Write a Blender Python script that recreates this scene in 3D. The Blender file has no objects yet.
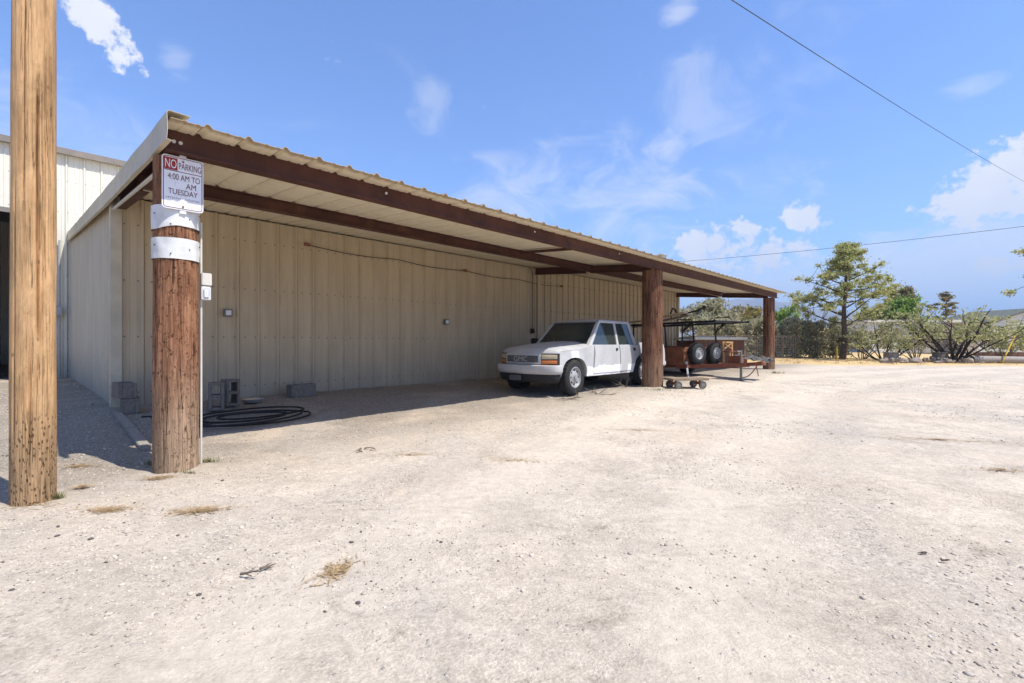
import bpy, bmesh, math, random
import numpy as np
from math import sin, cos, pi, radians, sqrt, atan2, exp
from mathutils import Vector, Matrix, noise as mnoise

random.seed(7)
RNG = np.random.default_rng(7)
S = bpy.context.scene
COL = S.collection

# ------------------------------------------------------------------ camera
FPX, CX, CY, CAMH = 469.4, 512.0, 341.5, 1.2
cam = bpy.data.cameras.new('camera')
cam.lens = FPX / 1024 * 36
cam.sensor_width = 36
cam.clip_start = 0.05
cam.clip_end = 20000
camo = bpy.data.objects.new('camera', cam)
COL.objects.link(camo)
camo.location = (0, 0, CAMH)
camo.rotation_euler = (pi / 2, 0, 0)
S.camera = camo

# ------------------------------------------------------------------ light
SUN_EL = radians(58)
SUN_AZ = atan2(.897, -.442)          # clockwise from +Y
sdir = Vector((sin(SUN_AZ) * cos(SUN_EL), cos(SUN_AZ) * cos(SUN_EL), sin(SUN_EL)))
sl = bpy.data.lights.new('sun', 'SUN')
sl.energy = 4.0
sl.angle = radians(.53)
sl.color = (1, .945, .865)
slo = bpy.data.objects.new('sun', sl)
COL.objects.link(slo)
slo.rotation_euler = sdir.to_track_quat('Z', 'Y').to_euler()
slo.location = (20, -10, 40)

S.view_settings.view_transform = 'Standard'
S.view_settings.look = 'None'
S.view_settings.gamma = 1
S.view_settings.use_curve_mapping = False
S.view_settings.exposure = 0.85
S.render.engine = 'CYCLES'
S.cycles.max_bounces = 8
S.cycles.diffuse_bounces = 5
S.cycles.use_denoising = True

W = bpy.data.worlds.new('World')
S.world = W
W.use_nodes = True


def build_world():
    nt = W.node_tree
    N, L = nt.nodes, nt.links
    N.clear()

    def math_(op, a, b=None, clamp=False):
        n = N.new('ShaderNodeMath')
        n.operation = op
        n.use_clamp = clamp
        for i, v in enumerate((a, b)):
            if v is None:
                continue
            if isinstance(v, (int, float)):
                n.inputs[i].default_value = v
            else:
                L.new(v, n.inputs[i])
        return n.outputs[0]
    out = N.new('ShaderNodeOutputWorld')
    bg = N.new('ShaderNodeBackground')
    bg.inputs[1].default_value = 0.125
    L.new(bg.outputs[0], out.inputs[0])
    sky = N.new('ShaderNodeTexSky')
    sky.sky_type = 'NISHITA'
    sky.sun_disc = False
    sky.sun_elevation = SUN_EL
    sky.sun_rotation = SUN_AZ
    sky.altitude = 600
    sky.air_density = 1.0
    sky.dust_density = 0.6
    sky.ozone_density = 2.0
    tc = N.new('ShaderNodeTexCoord')
    d = tc.outputs['Generated']

    def noise(scale, detail=6, rough=.55, dist=0.0, stretch=(1, 1, 1)):
        mp = N.new('ShaderNodeMapping')
        mp.inputs['Scale'].default_value = stretch
        L.new(d, mp.inputs[0])
        n = N.new('ShaderNodeTexNoise')
        n.inputs['Scale'].default_value = scale
        n.inputs['Detail'].default_value = detail
        n.inputs['Roughness'].default_value = rough
        n.inputs['Distortion'].default_value = dist
        L.new(mp.outputs[0], n.inputs[0])
        return n.outputs[0]
    puff = noise(9, 8, .58, .3)
    puff2 = noise(30, 9, .66)
    wisp = noise(3.2, 8, .62, 1.2, (1, 1, 2.2))

    wisp2 = noise(6.5, 9, .66, .9, (1, 1, 1.7))

    def blob(px, py, rx, ry, tilt=0.0):
        c = Vector(((px - CX) / FPX, 1, (CY - py) / FPX)).normalized()
        r = c.cross(Vector((0, 0, 1))).normalized()
        u = r.cross(c)
        r2 = r * cos(tilt) + u * sin(tilt)
        u2 = u * cos(tilt) - r * sin(tilt)
        k = c.y / FPX
        v = []
        for ax, rr in ((r2, rx), (u2, ry)):
            n = N.new('ShaderNodeVectorMath')
            n.operation = 'DOT_PRODUCT'
            L.new(d, n.inputs[0])
            n.inputs[1].default_value = ax / (rr * k)
            v.append(math_('MULTIPLY', n.outputs['Value'], n.outputs['Value']))
        f = N.new('ShaderNodeVectorMath')
        f.operation = 'DOT_PRODUCT'
        L.new(d, f.inputs[0])
        f.inputs[1].default_value = c
        front = math_('GREATER_THAN', f.outputs['Value'], .2)
        q = math_('SUBTRACT', 1.0, math_('ADD', v[0], v[1]))
        q = math_('MAXIMUM', q, -2.0)
        return math_('SUBTRACT', math_('MULTIPLY', math_('ADD', q, 2.0), front), 2.0)

    def smooth(x, lo, hi):
        n = N.new('ShaderNodeMapRange')
        n.interpolation_type = 'SMOOTHSTEP'
        n.inputs['From Min'].default_value = lo
        n.inputs['From Max'].default_value = hi
        L.new(x, n.inputs['Value'])
        return n.outputs[0]
    mask = None
    # dense cumulus
    for b in ((724, 248, 42, 26), (758, 256, 40, 16), (806, 219, 20, 17), (995, 195, 54, 28), (1022, 168, 34, 30),
              (88, 18, 40, 18, -.75), (1030, 262, 60, 10)):
        q = blob(*b)
        nz = math_('ADD', math_('MULTIPLY', math_('SUBTRACT', puff, .5), 5.0), math_('MULTIPLY', math_('SUBTRACT', puff2, .5), 6.5))
        m = smooth(math_('ADD', q, nz), -.45, .55)
        mask = m if mask is None else math_('MAXIMUM', mask, m)
    # soft small and hazy ones
    for b, a in (((178, 66, 16, 16), .35), ((430, 108, 22, 24), .3), ((679, 12, 18, 14), .5), ((972, 87, 24, 10), .3),
                 ((930, 285, 220, 48), .75), ((610, 195, 150, 55), .5), ((720, 110, 50, 62, .5), .3), ((745, 175, 55, 22), .35),
                 ((40, 130, 130, 60), .35), ((800, 310, 420, 40), .5)):
        q = blob(*b)
        m = smooth(math_('ADD', q, math_('MULTIPLY', math_('SUBTRACT', wisp2, .5), 6.5)), *((-.9, .9) if b[2] > 200 else (-.3, 1.9)))
        mask = math_('MAXIMUM', mask, math_('MULTIPLY', m, a))
    # thin cloud elsewhere in the sky
    m = smooth(wisp, .52, .95)
    mask = math_('MAXIMUM', mask, math_('MULTIPLY', m, .3))
    tint = N.new('ShaderNodeMix')
    tint.data_type = 'RGBA'
    tint.blend_type = 'MULTIPLY'
    tint.inputs['Factor'].default_value = 1
    tint.inputs[7].default_value = SKY_TINT
    L.new(sky.outputs[0], tint.inputs[6])
    shade = N.new('ShaderNodeMapRange')
    shade.inputs['To Min'].default_value = 4.0
    shade.inputs['To Max'].default_value = 5.2
    L.new(puff, shade.inputs['Value'])
    cc = N.new('ShaderNodeCombineColor')
    L.new(shade.outputs[0], cc.inputs[0])
    L.new(shade.outputs[0], cc.inputs[1])
    L.new(math_('MULTIPLY', shade.outputs[0], 1.05), cc.inputs[2])
    mx = N.new('ShaderNodeMix')
    mx.data_type = 'RGBA'
    L.new(mask, mx.inputs['Factor'])
    L.new(tint.outputs[2], mx.inputs[6])
    L.new(cc.outputs[0], mx.inputs[7])
    L.new(mx.outputs[2], bg.inputs[0])


SKY_TINT = (.72, .88, 1.18, 1)
build_world()

# ------------------------------------------------------------------ frame of the building
YAW = radians(43.47)
D1 = Vector((sin(YAW), cos(YAW), 0))
D2 = Vector((-cos(YAW), sin(YAW), 0))
P0 = Vector((-3.164, 4.418, 0))
BROT = pi / 2 - YAW
SP, VW, UEND, VBACK = 9.509, 3.756, 19.3, 12.1


def uv(u, v, z=0.0):
    p = P0 + D1 * u + D2 * v
    return Vector((p.x, p.y, z))


def at(px, dist, z=0.0):
    return Vector(((px - CX) / FPX * dist, dist, z))


def sstep(x):
    x = max(0.0, min(1.0, x))
    return x * x * (3 - 2 * x)


def ground_z(x, y):
    rx, ry = x - P0.x, y - P0.y
    u = rx * D1.x + ry * D1.y
    v = rx * D2.x + ry * D2.y
    base = .11 * sstep((u - 1) / 8.5) * sstep((v + 3.2) / 3.2)
    far = .10 * sstep((y - 16) / 12)
    base = max(base, far)
    return base + max(0, .22 - base) * sstep(v / 4.0)


def gz(p):
    return ground_z(p.x, p.y)


# ------------------------------------------------------------------ node materials
def new_mat(name):
    m = bpy.data.materials.new(name)
    m.use_nodes = True
    return m, m.node_tree.nodes, m.node_tree.links, m.node_tree.nodes['Principled BSDF']


class NT:
    def __init__(self, name):
        self.m, self.N, self.L, self.B = new_mat(name)
        self.tc = self.N.new('ShaderNodeTexCoord')

    def obj(self, scale=(1, 1, 1), rot=(0, 0, 0)):
        mp = self.N.new('ShaderNodeMapping')
        mp.inputs['Scale'].default_value = scale
        mp.inputs['Rotation'].default_value = rot
        self.L.new(self.tc.outputs['Object'], mp.inputs[0])
        return mp.outputs[0]

    def noise(self, vec, scale, detail=5, rough=.6, dist=0.0):
        n = self.N.new('ShaderNodeTexNoise')
        n.inputs['Scale'].default_value = scale
        n.inputs['Detail'].default_value = detail
        n.inputs['Roughness'].default_value = rough
        n.inputs['Distortion'].default_value = dist
        self.L.new(vec, n.inputs[0])
        return n.outputs[0]

    def vor(self, vec, scale, feature='F1', out=0):
        n = self.N.new('ShaderNodeTexVoronoi')
        n.feature = feature
        n.inputs['Scale'].default_value = scale
        self.L.new(vec, n.inputs[0])
        return n.outputs[out]

    def sm(self, x, lo, hi, a=0.0, b=1.0):
        n = self.N.new('ShaderNodeMapRange')
        n.interpolation_type = 'SMOOTHSTEP'
        n.inputs['From Min'].default_value = lo
        n.inputs['From Max'].default_value = hi
        n.inputs['To Min'].default_value = a
        n.inputs['To Max'].default_value = b
        self.L.new(x, n.inputs['Value'])
        return n.outputs[0]

    def math(self, op, a, b=None):
        n = self.N.new('ShaderNodeMath')
        n.operation = op
        for i, v in enumerate((a, b)):
            if v is None:
                continue
            if isinstance(v, (int, float)):
                n.inputs[i].default_value = v
            else:
                self.L.new(v, n.inputs[i])
        return n.outputs[0]

    def mix(self, fac, a, b, mode='MIX'):
        n = self.N.new('ShaderNodeMix')
        n.data_type = 'RGBA'
        n.blend_type = mode
        for key, v in (('Factor', fac),):
            if isinstance(v, (int, float)):
                n.inputs[0].default_value = v
            else:
                self.L.new(v, n.inputs[0])
        for i, v in ((6, a), (7, b)):
            if isinstance(v, (tuple, list)):
                n.inputs[i].default_value = (*v[:3], 1)
            else:
                self.L.new(v, n.inputs[i])
        return n.outputs[2]

    def scale_col(self, col, lo, hi, x):
        f = self.sm(x, .25, .75, lo, hi)
        c = self.N.new('ShaderNodeCombineColor')
        for i in range(3):
            self.L.new(f, c.inputs[i])
        return self.mix(1.0, col, c.outputs[0], 'MULTIPLY')

    def sep(self, vec):
        n = self.N.new('ShaderNodeSeparateXYZ')
        self.L.new(vec, n.inputs[0])
        return n.outputs

    def bump(self, h, strength=.3, dist=.01):
        n = self.N.new('ShaderNodeBump')
        n.inputs['Strength'].default_value = strength
        n.inputs['Distance'].default_value = dist
        self.L.new(h, n.inputs['Height'])
        self.L.new(n.outputs[0], self.B.inputs['Normal'])

    def done(self, col, rough=.7, metal=0.0, spec=.3):
        if isinstance(col, (tuple, list)):
            self.B.inputs['Base Color'].default_value = (*col[:3], 1)
        else:
            self.L.new(col, self.B.inputs['Base Color'])
        if isinstance(rough, (int, float)):
            self.B.inputs['Roughness'].default_value = rough
        else:
            self.L.new(rough, self.B.inputs['Roughness'])
        self.B.inputs['Metallic'].default_value = metal
        self.B.inputs['Specular IOR Level'].default_value = spec
        return self.m


def simple(name, col, rough=.6, metal=0.0, var=.25, scale=6, bump=0.0, bscale=40, spec=.3, dirt=None, dirt_amt=.5, stretch=(1, 1, 1)):
    t = NT(name)
    o = t.obj(stretch)
    n = t.noise(o, scale, 6)
    c = t.scale_col(col, 1 - var, 1 + var * .6, n)
    if dirt:
        n2 = t.noise(o, scale * .45, 8, .7, .6)
        c = t.mix(t.sm(n2, .62 - .25 * dirt_amt, .85 - .25 * dirt_amt), c, dirt)
    if bump:
        t.bump(t.noise(o, bscale, 5), bump, .01)
    return t.done(c, rough, metal, spec)


def wall_metal(name, col, dirt, rough=.55, streak=.25, pitch=.33, along=0, off=.315, drip=False):
    t = NT(name)
    o = t.obj()
    so = t.sep(o)
    n = t.noise(t.obj((4, 4, .5)), 1.2, 6, .55)
    c = t.scale_col(col, 1 - streak, 1 + streak * .45, n)
    blot = t.noise(o, .9, 8, .68, .5)
    c = t.mix(t.sm(blot, .5, .8, 0, .55), c, dirt)
    z = so[2]
    dust = t.sm(t.math('ADD', z, t.math('MULTIPLY', t.noise(o, 1.4, 7, .65), -1.3)), -.75, .75, .7, 0)
    c = t.mix(dust, c, (.30, .265, .215))
    # dark line painted along each sheet lap, one a rib, for the seam's shade
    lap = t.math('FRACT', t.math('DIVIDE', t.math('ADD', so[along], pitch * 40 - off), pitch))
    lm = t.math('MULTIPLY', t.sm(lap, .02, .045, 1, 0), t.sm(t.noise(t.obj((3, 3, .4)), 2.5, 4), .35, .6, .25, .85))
    c = t.mix(lm, c, tuple(x * .3 for x in dirt))  # painted seam shade, only borrowing the dirt colour, darkened
    spots = t.vor(o, 2.3)
    c = t.mix(t.sm(spots, .014, .026, .8, 0), c, (.06, .03, .02))
    if along == 0 and not drip:      # fixing screws in rows and a little rust running down
        su = t.math('SUBTRACT', t.math('FRACT', t.math('DIVIDE', so[0], pitch / 2)), .5)
        sz = t.math('SUBTRACT', t.math('FRACT', t.math('DIVIDE', so[2], .85)), .5)
        du, dz = t.math('MULTIPLY', su, pitch / 2 / .014), t.math('MULTIPLY', sz, .85 / .014)
        dd = t.math('ADD', t.math('MULTIPLY', du, du), t.math('MULTIPLY', dz, dz))
        c = t.mix(t.sm(dd, .5, 1.2, .75, 0), c, (.12, .085, .055))
        run = t.noise(t.obj((14, 14, .5)), 1.3, 6, .7)
        c = t.mix(t.math('MULTIPLY', t.sm(run, .60, .72, 0, .5), t.sm(blot, .45, .62)), c, (.26, .155, .08))
    if drip:      # weathered, rusted drip edge of the roof sheets
        e = t.sm(t.math('ADD', so[1], t.math('MULTIPLY', t.noise(t.obj((6, 1, 1)), 2.5, 6), .22)), -.42, -.30, .85, 0)
        c = t.mix(e, c, (.36, .27, .165))
    t.bump(t.noise(t.obj((1, 1, .4)), 1.6, 4), .35, .05)
    return t.done(c, rough, 0, .35)


def wood_post(name, light, dark, low, zlo=0.3, zhi=1.3, incise=False, flake=.5, check=.85):
    t = NT(name)
    o = t.obj()
    g = t.noise(t.obj((9, 9, .45)), 3.4, 9, .72, .8)
    g2 = t.noise(t.obj((22, 22, .9)), 4.0, 5, .7, .4)
    gg = t.math('ADD', t.math('MULTIPLY', g, .65), t.math('MULTIPLY', g2, .35))
    c = t.mix(t.sm(gg, .38, .60), dark, light)
    n2 = t.noise(t.obj((1, 1, .35)), 4.2, 7, .7, .5)
    c = t.scale_col(c, .62, 1.2, n2)
    z = t.sep(o)[2]
    fac = t.sm(t.math('ADD', z, t.math('MULTIPLY', n2, -.8)), zlo - .4, zhi - .4, 1, 0)
    lowc = t.scale_col(t.mix(t.sm(gg, .38, .60), tuple(x * .50 for x in low), low), .75, 1.12, n2)
    c = t.mix(fac, c, lowc)
    # torn dark flakes, wider than high
    fl = t.noise(t.obj((6, 6, 4.5)), 4.2, 8, .75, 1.2)
    flm = t.sm(fl, .565, .62, 0, flake)
    c = t.mix(t.math('MULTIPLY', flm, t.math('SUBTRACT', 1.0, t.math('MULTIPLY', fac, .6))), c, tuple(x * .30 for x in dark))
    # long drying checks
    crack = t.noise(t.obj((11, 11, .22)), 3.0, 3, .5, .35)
    ck = t.sm(t.math('ABSOLUTE', t.math('SUBTRACT', crack, .5)), .006, .018, 1, 0)
    ck = t.math('MULTIPLY', ck, t.sm(t.noise(t.obj((3, 3, .5)), 2.0, 3), .46, .56))
    c = t.mix(t.math('MULTIPLY', ck, check), c, tuple(x * .22 for x in dark))
    kn = t.vor(t.obj((1, 1, .6)), 5.5)
    c = t.mix(t.sm(kn, .03, .07, .7, 0), c, tuple(x * .35 for x in dark))
    h = t.math('SUBTRACT', t.math('SUBTRACT', gg, t.math('MULTIPLY', ck, .9)), t.math('MULTIPLY', flm, .5))
    if incise:
        vv = t.vor(t.obj((1, 1, .40)), 52)
        m = t.math('MULTIPLY', t.sm(vv, .20, .34, 1, 0), t.sm(t.math('ADD', z, t.math('MULTIPLY', n2, .3)), .70, .85, 1, 0))
        c = t.mix(t.math('MULTIPLY', m, .7), c, (.10, .05, .025))
        h = t.math('SUBTRACT', h, t.math('MULTIPLY', m, .6))
    t.bump(h, .9, .02)
    return t.done(c, .9, 0, .1)


# ------------------------------------------------------------------ mesh helpers
class MB:
    def __init__(self):
        self.v, self.f = [], []

    def add(self, vs, fs):
        o = len(self.v)
        self.v += [tuple(p) for p in vs]
        self.f += [tuple(i + o for i in f) for f in fs]
        return self

    def box(self, c, s, rot=None):
        hx, hy, hz = s[0] / 2, s[1] / 2, s[2] / 2
        vs = [Vector((x * hx, y * hy, z * hz)) for z in (-1, 1) for y in (-1, 1) for x in (-1, 1)]
        if rot is not None:
            vs = [rot @ p for p in vs]
        c = Vector(c)
        vs = [p + c for p in vs]
        return self.add(vs, [(0, 2, 3, 1), (4, 5, 7, 6), (0, 1, 5, 4), (2, 6, 7, 3), (0, 4, 6, 2), (1, 3, 7, 5)])

    def bar(self, a, b, w, h=None, up=(0, 0, 1)):
        a, b = Vector(a), Vector(b)
        h = h or w
        d = (b - a)
        x = d.normalized()
        y = Vector(up).cross(x)
        if y.length < 1e-4:
            y = Vector((0, 1, 0)).cross(x)
        y.normalize()
        z = x.cross(y)
        return self.box((a + b) / 2, (d.length, w, h), Matrix((x, y, z)).transposed())

    def tube(self, pts, r, n=8, cap=True):
        pts = [Vector(p) for p in pts]
        rs = r if isinstance(r, (list, tuple)) else [r] * len(pts)
        rings = []
        prev = None
        for i, p in enumerate(pts):
            t = (pts[min(i + 1, len(pts) - 1)] - pts[max(i - 1, 0)])
            t = t.normalized() if t.length > 1e-9 else Vector((0, 0, 1))
            if prev is None:
                a = Vector((1, 0, 0)) if abs(t.x) < .9 else Vector((0, 1, 0))
                x = (a - t * a.dot(t)).normalized()
            else:
                x = (prev - t * prev.dot(t)).normalized()
            prev = x
            y = t.cross(x)
            rings.append([p + (x * cos(2 * pi * k / n) + y * sin(2 * pi * k / n)) * rs[i] for k in range(n)])
        vs = [q for ring in rings for q in ring]
        fs = []
        for i in range(len(pts) - 1):
            for k in range(n):
                k2 = (k + 1) % n
                fs.append((i * n + k, i * n + k2, (i + 1) * n + k2, (i + 1) * n + k))
        if cap:
            fs.append(tuple(range(n - 1, -1, -1)))
            fs.append(tuple((len(pts) - 1) * n + k for k in range(n)))
        return self.add(vs, fs)

    def lathe(self, prof, n=24, axis='z', c=(0, 0, 0)):
        """prof: list of (r, h); revolved round axis through c"""
        c = Vector(c)
        vs = []
        for r, h in prof:
            for k in range(n):
                a = 2 * pi * k / n
                x, y = r * cos(a), r * sin(a)
                p = {'z': (x, y, h), 'y': (x, h, y), 'x': (h, x, y)}[axis]
                vs.append(Vector(p) + c)
        fs = []
        m = len(prof)
        for i in range(m - 1):
            for k in range(n):
                k2 = (k + 1) % n
                fs.append((i * n + k, i * n + k2, (i + 1) * n + k2, (i + 1) * n + k))
        return self.add(vs, fs)

    def prism(self, poly, axis, a, b):
        """poly in the two other axes, extruded along axis from a to b"""
        def P(p, t):
            return {'x': (t, p[0], p[1]), 'y': (p[0], t, p[1]), 'z': (p[0], p[1], t)}[axis]
        n = len(poly)
        vs = [P(p, a) for p in poly] + [P(p, b) for p in poly]
        fs = [tuple(range(n)), tuple(range(2 * n - 1, n - 1, -1))]
        fs += [(k, k + n, (k + 1) % n + n, (k + 1) % n) for k in range(n)]
        return self.add(vs, fs)

    def strip(self, rows, close=False):
        n = len(rows[0])
        vs = [p for r in rows for p in r]
        fs = []
        for i in range(len(rows) - 1):
            for k in range(n - 1):
                fs.append((i * n + k, i * n + k + 1, (i + 1) * n + k + 1, (i + 1) * n + k))
        return self.add(vs, fs)

    def build(self, name, mat, parent=None, smooth=False, bevel=0, seg=2, fix=True, angle=40):
        me = bpy.data.meshes.new(name)
        me.from_pydata(self.v, [], self.f)
        if fix or bevel:
            bm = bmesh.new()
            bm.from_mesh(me)
            if bevel:
                es = [e for e in bm.edges if len(e.link_faces) == 2 and e.calc_face_angle(0) > radians(30)]
                bmesh.ops.bevel(bm, geom=es, offset=bevel, segments=seg, affect='EDGES', clamp_overlap=True)
            bmesh.ops.recalc_face_normals(bm, faces=bm.faces)
            bm.to_mesh(me)
            bm.free()
        if mat:
            me.materials.append(mat)
        if smooth:
            me.shade_smooth()
            try:
                me.set_sharp_from_angle(angle=radians(angle))
            except Exception:
                pass
        o = bpy.data.objects.new(name, me)
        COL.objects.link(o)
        if parent:
            o.parent = parent
        return o


def np_mesh(name, verts, faces, mat, parent=None):
    """many equal polygons from numpy arrays"""
    verts = np.asarray(verts, dtype=np.float32).reshape(-1, 3)
    faces = np.asarray(faces, dtype=np.int32)
    me = bpy.data.meshes.new(name)
    k = faces.shape[1]
    me.vertices.add(len(verts))
    me.vertices.foreach_set('co', verts.ravel())
    me.loops.add(faces.size)
    me.loops.foreach_set('vertex_index', faces.ravel())
    me.polygons.add(len(faces))
    me.polygons.foreach_set('loop_start', np.arange(0, faces.size, k, dtype=np.int32))
    me.polygons.foreach_set('loop_total', np.full(len(faces), k, dtype=np.int32))
    me.update(calc_edges=True)
    me.validate()
    me.materials.append(mat)
    o = bpy.data.objects.new(name, me)
    COL.objects.link(o)
    if parent:
        o.parent = parent
    return o


def tag(o, label=None, cat=None, group=None, kind=None):
    if label:
        o['label'] = label
    if cat:
        o['category'] = cat
    if group:
        o['group'] = group
    if kind:
        o['kind'] = kind
    return o


def empty(name, loc=(0, 0, 0), rz=0.0, label=None, cat=None, group=None, parent=None):
    o = bpy.data.objects.new(name, None)
    o.empty_display_size = .2
    COL.objects.link(o)
    o.location = loc
    o.rotation_euler = (0, 0, rz)
    if parent:
        o.parent = parent
    return tag(o, label, cat, group)


def copy_tree(o, parent=None):
    c = o.copy()
    COL.objects.link(c)
    c.parent = parent
    for ch in [x for x in bpy.data.objects if x.parent == o]:
        copy_tree(ch, c)
    return c


def text_mesh(s, mat, parent, fit_w, fit_h, centre, mapping, name='lettering', depth=.0015):
    cu = bpy.data.curves.new('lettering', 'FONT')
    cu.body = s
    cu.align_x = 'CENTER'
    cu.extrude = 0
    ob = bpy.data.objects.new('lettering', cu)
    COL.objects.link(ob)
    bpy.context.view_layer.update()
    me = bpy.data.meshes.new_from_object(ob.evaluated_get(bpy.context.evaluated_depsgraph_get()))
    bpy.data.objects.remove(ob)
    bpy.data.curves.remove(cu)
    co = np.empty(len(me.vertices) * 3, dtype=np.float32)
    me.vertices.foreach_get('co', co)
    co = co.reshape(-1, 3)
    lo, hi = co.min(0), co.max(0)
    out = []
    for p in co:
        tx = (p[0] - (lo[0] + hi[0]) / 2) / (hi[0] - lo[0]) * fit_w
        ty = (p[1] - (lo[1] + hi[1]) / 2) / (hi[1] - lo[1]) * fit_h
        out.append(Vector(mapping(tx, ty)) + Vector(centre))
    for v, p in zip(me.vertices, out):
        v.co = p
    me.materials.clear()
    me.materials.append(mat)
    me.name = name
    o = bpy.data.objects.new(name, me)
    COL.objects.link(o)
    o.parent = parent
    return o


# ------------------------------------------------------------------ materials
M = {}
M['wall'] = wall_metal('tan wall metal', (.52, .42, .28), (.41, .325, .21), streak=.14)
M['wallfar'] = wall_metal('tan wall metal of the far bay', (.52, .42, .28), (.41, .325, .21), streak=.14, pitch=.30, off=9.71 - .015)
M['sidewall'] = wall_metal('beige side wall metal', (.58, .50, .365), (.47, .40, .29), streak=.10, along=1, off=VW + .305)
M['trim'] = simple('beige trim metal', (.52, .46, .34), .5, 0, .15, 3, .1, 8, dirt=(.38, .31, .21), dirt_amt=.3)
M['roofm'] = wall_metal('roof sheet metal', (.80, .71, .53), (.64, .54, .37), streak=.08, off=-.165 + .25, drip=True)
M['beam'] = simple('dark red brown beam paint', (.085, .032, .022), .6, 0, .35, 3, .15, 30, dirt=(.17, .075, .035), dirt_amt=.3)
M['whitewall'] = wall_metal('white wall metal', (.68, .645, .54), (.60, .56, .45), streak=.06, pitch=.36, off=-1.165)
M['greytrim'] = simple('grey brown trim', (.22, .19, .16), .5, 0, .15, 4)
M['dark'] = simple('dark interior', (.03, .026, .024), .9)
M['post'] = wood_post('brown weathered post', (.39, .20, .11), (.16, .066, .036), (.47, .325, .21), .1, 1.3, False, .85)
M['postdark'] = wood_post('dark brown post', (.27, .135, .08), (.075, .034, .022), (.36, .225, .14), .0, 1.2, False, .85)
M['tanpole'] = wood_post('tan utility pole', (.64, .40, .20), (.50, .295, .14), (.52, .335, .18), .2, .9, True, .10, .28)
M['zinc'] = simple('galvanised sheet', (.70, .70, .68), .5, .1, .18, 8, .2, 12, dirt=(.42, .39, .35), dirt_amt=.3)
M['signwhite'] = simple('white sign face', (.74, .74, .76), .45, 0, .08, 10, dirt=(.60, .58, .56), dirt_amt=.25)
M['signred'] = simple('faded red sign ink', (.30, .035, .03), .5, 0, .2, 30)
M['signmaroon'] = simple('faded maroon sign ink', (.16, .045, .05), .5, 0, .3, 60)
M['signfaint'] = simple('washed out sign ink', (.47, .42, .43), .5, 0, .2, 60)
M['pvc'] = simple('white conduit plastic', (.58, .55, .48), .45, 0, .1, 5)
M['greybox'] = simple('grey box metal', (.42, .43, .42), .5, .2, .15, 12)
M['darkbox'] = simple('dark grey box metal', (.20, .19, .17), .5, .2, .15, 12)
M['cmu'] = simple('concrete block', (.20, .175, .145), .95, 0, .25, 22, .5, 90, dirt=(.14, .12, .10), dirt_amt=.4)
M['rubberhose'] = simple('black hose rubber', (.018, .018, .02), .45, 0, .3, 10)
M['board'] = simple('weathered board', (.30, .265, .22), .9, 0, .3, 14, .4, 40, stretch=(6, 1, 6))
M['rust'] = simple('rusty metal', (.28, .115, .065), .75, .1, .35, 5, .2, 40, dirt=(.24, .10, .045), dirt_amt=.5)
M['rustlight'] = simple('rusty red primer', (.24, .085, .05), .75, .1, .3, 6, .2, 40, dirt=(.13, .065, .04), dirt_amt=.5)
M['black'] = simple('black painted steel', (.018, .016, .015), .5, 0, .3, 8)
M['tyre'] = simple('tyre rubber', (.028, .027, .026), .85, 0, .3, 20, .3, 60, dirt=(.10, .09, .075), dirt_amt=.3)
def rim_mat(name, hole_r, hole_size, n):
    t = NT(name)
    o = t.obj()
    x, y, z = t.sep(o)
    c = t.scale_col((.40, .40, .39), .7, 1.15, t.noise(o, 18, 5))
    c = t.mix(t.sm(t.noise(o, 8, 7, .7), .5, .75, 0, .6), c, (.24, .21, .18))
    if n:
        rad = t.math('SQRT', t.math('ADD', t.math('MULTIPLY', x, x), t.math('MULTIPLY', z, z)))
        th_ = t.math('SUBTRACT', t.math('FRACT', t.math('ADD', t.math('MULTIPLY', t.math('ARCTAN2', z, x), n / (2 * pi)), 8.0)), .5)
        dt = t.math('MULTIPLY', th_, 2 * pi / n * hole_r / hole_size)
        dr_ = t.math('DIVIDE', t.math('SUBTRACT', rad, hole_r), hole_size)
        d_ = t.math('ADD', t.math('MULTIPLY', dt, dt), t.math('MULTIPLY', dr_, dr_))
        c = t.mix(t.sm(d_, .8, 1.1, 1, 0), c, (.01, .01, .01))
    return t.done(c, .5, .3, .4)


M['rim'] = rim_mat('silver rim', .142, .026, 8)
M['hub'] = rim_mat('plain silver hub', .1, .1, 0)
M['dustytyre'] = simple('dusty old tyre rubber', (.13, .115, .095), .9, 0, .3, 20, .3, 60, dirt=(.19, .165, .13), dirt_amt=.5)
M['chrome'] = simple('dull chrome', (.60, .60, .60), .3, .8, .1, 12)
M['yellow'] = simple('yellow paint', (.62, .40, .05), .6, 0, .15, 9)
M['pinewood'] = simple('yellow pine wood', (.55, .33, .13), .75, 0, .25, 12, .3, 30, stretch=(1, 1, 5))
M['plankdark'] = simple('grey brown plank', (.27, .20, .135), .9, 0, .3, 12, .3, 40, stretch=(1, 7, 1))
M['redwood'] = simple('red brown planks', (.20, .095, .06), .85, 0, .35, 7, .3, 30, stretch=(8, 8, 1))
M['plank'] = simple('raw plank', (.55, .44, .30), .9, 0, .3, 12, .3, 40, stretch=(1, 7, 1))
M['whitelid'] = simple('off white lid', (.68, .64, .54), .6, 0, .1, 4)
M['rock'] = simple('pale rock', (.34, .275, .215), .95, 0, .5, 3, .6, 25)
M['logm'] = simple('bleached log', (.36, .32, .28), .95, 0, .35, 9, .6, 30, stretch=(1, 6, 6))
M['housewhite'] = simple('house siding', (.62, .62, .60), .7, 0, .08, 3)
M['housetan'] = simple('house tan siding', (.38, .32, .25), .7, 0, .1, 3)
M['roofgrey'] = simple('grey shingles', (.12, .13, .11), .9, 0, .2, 8)
M['brick'] = simple('brown low wall', (.17, .095, .065), .9, 0, .3, 14)
M['glassdark'] = simple('window glass', (.03, .035, .04), .08, 0, .1, 3, spec=.6)
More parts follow.
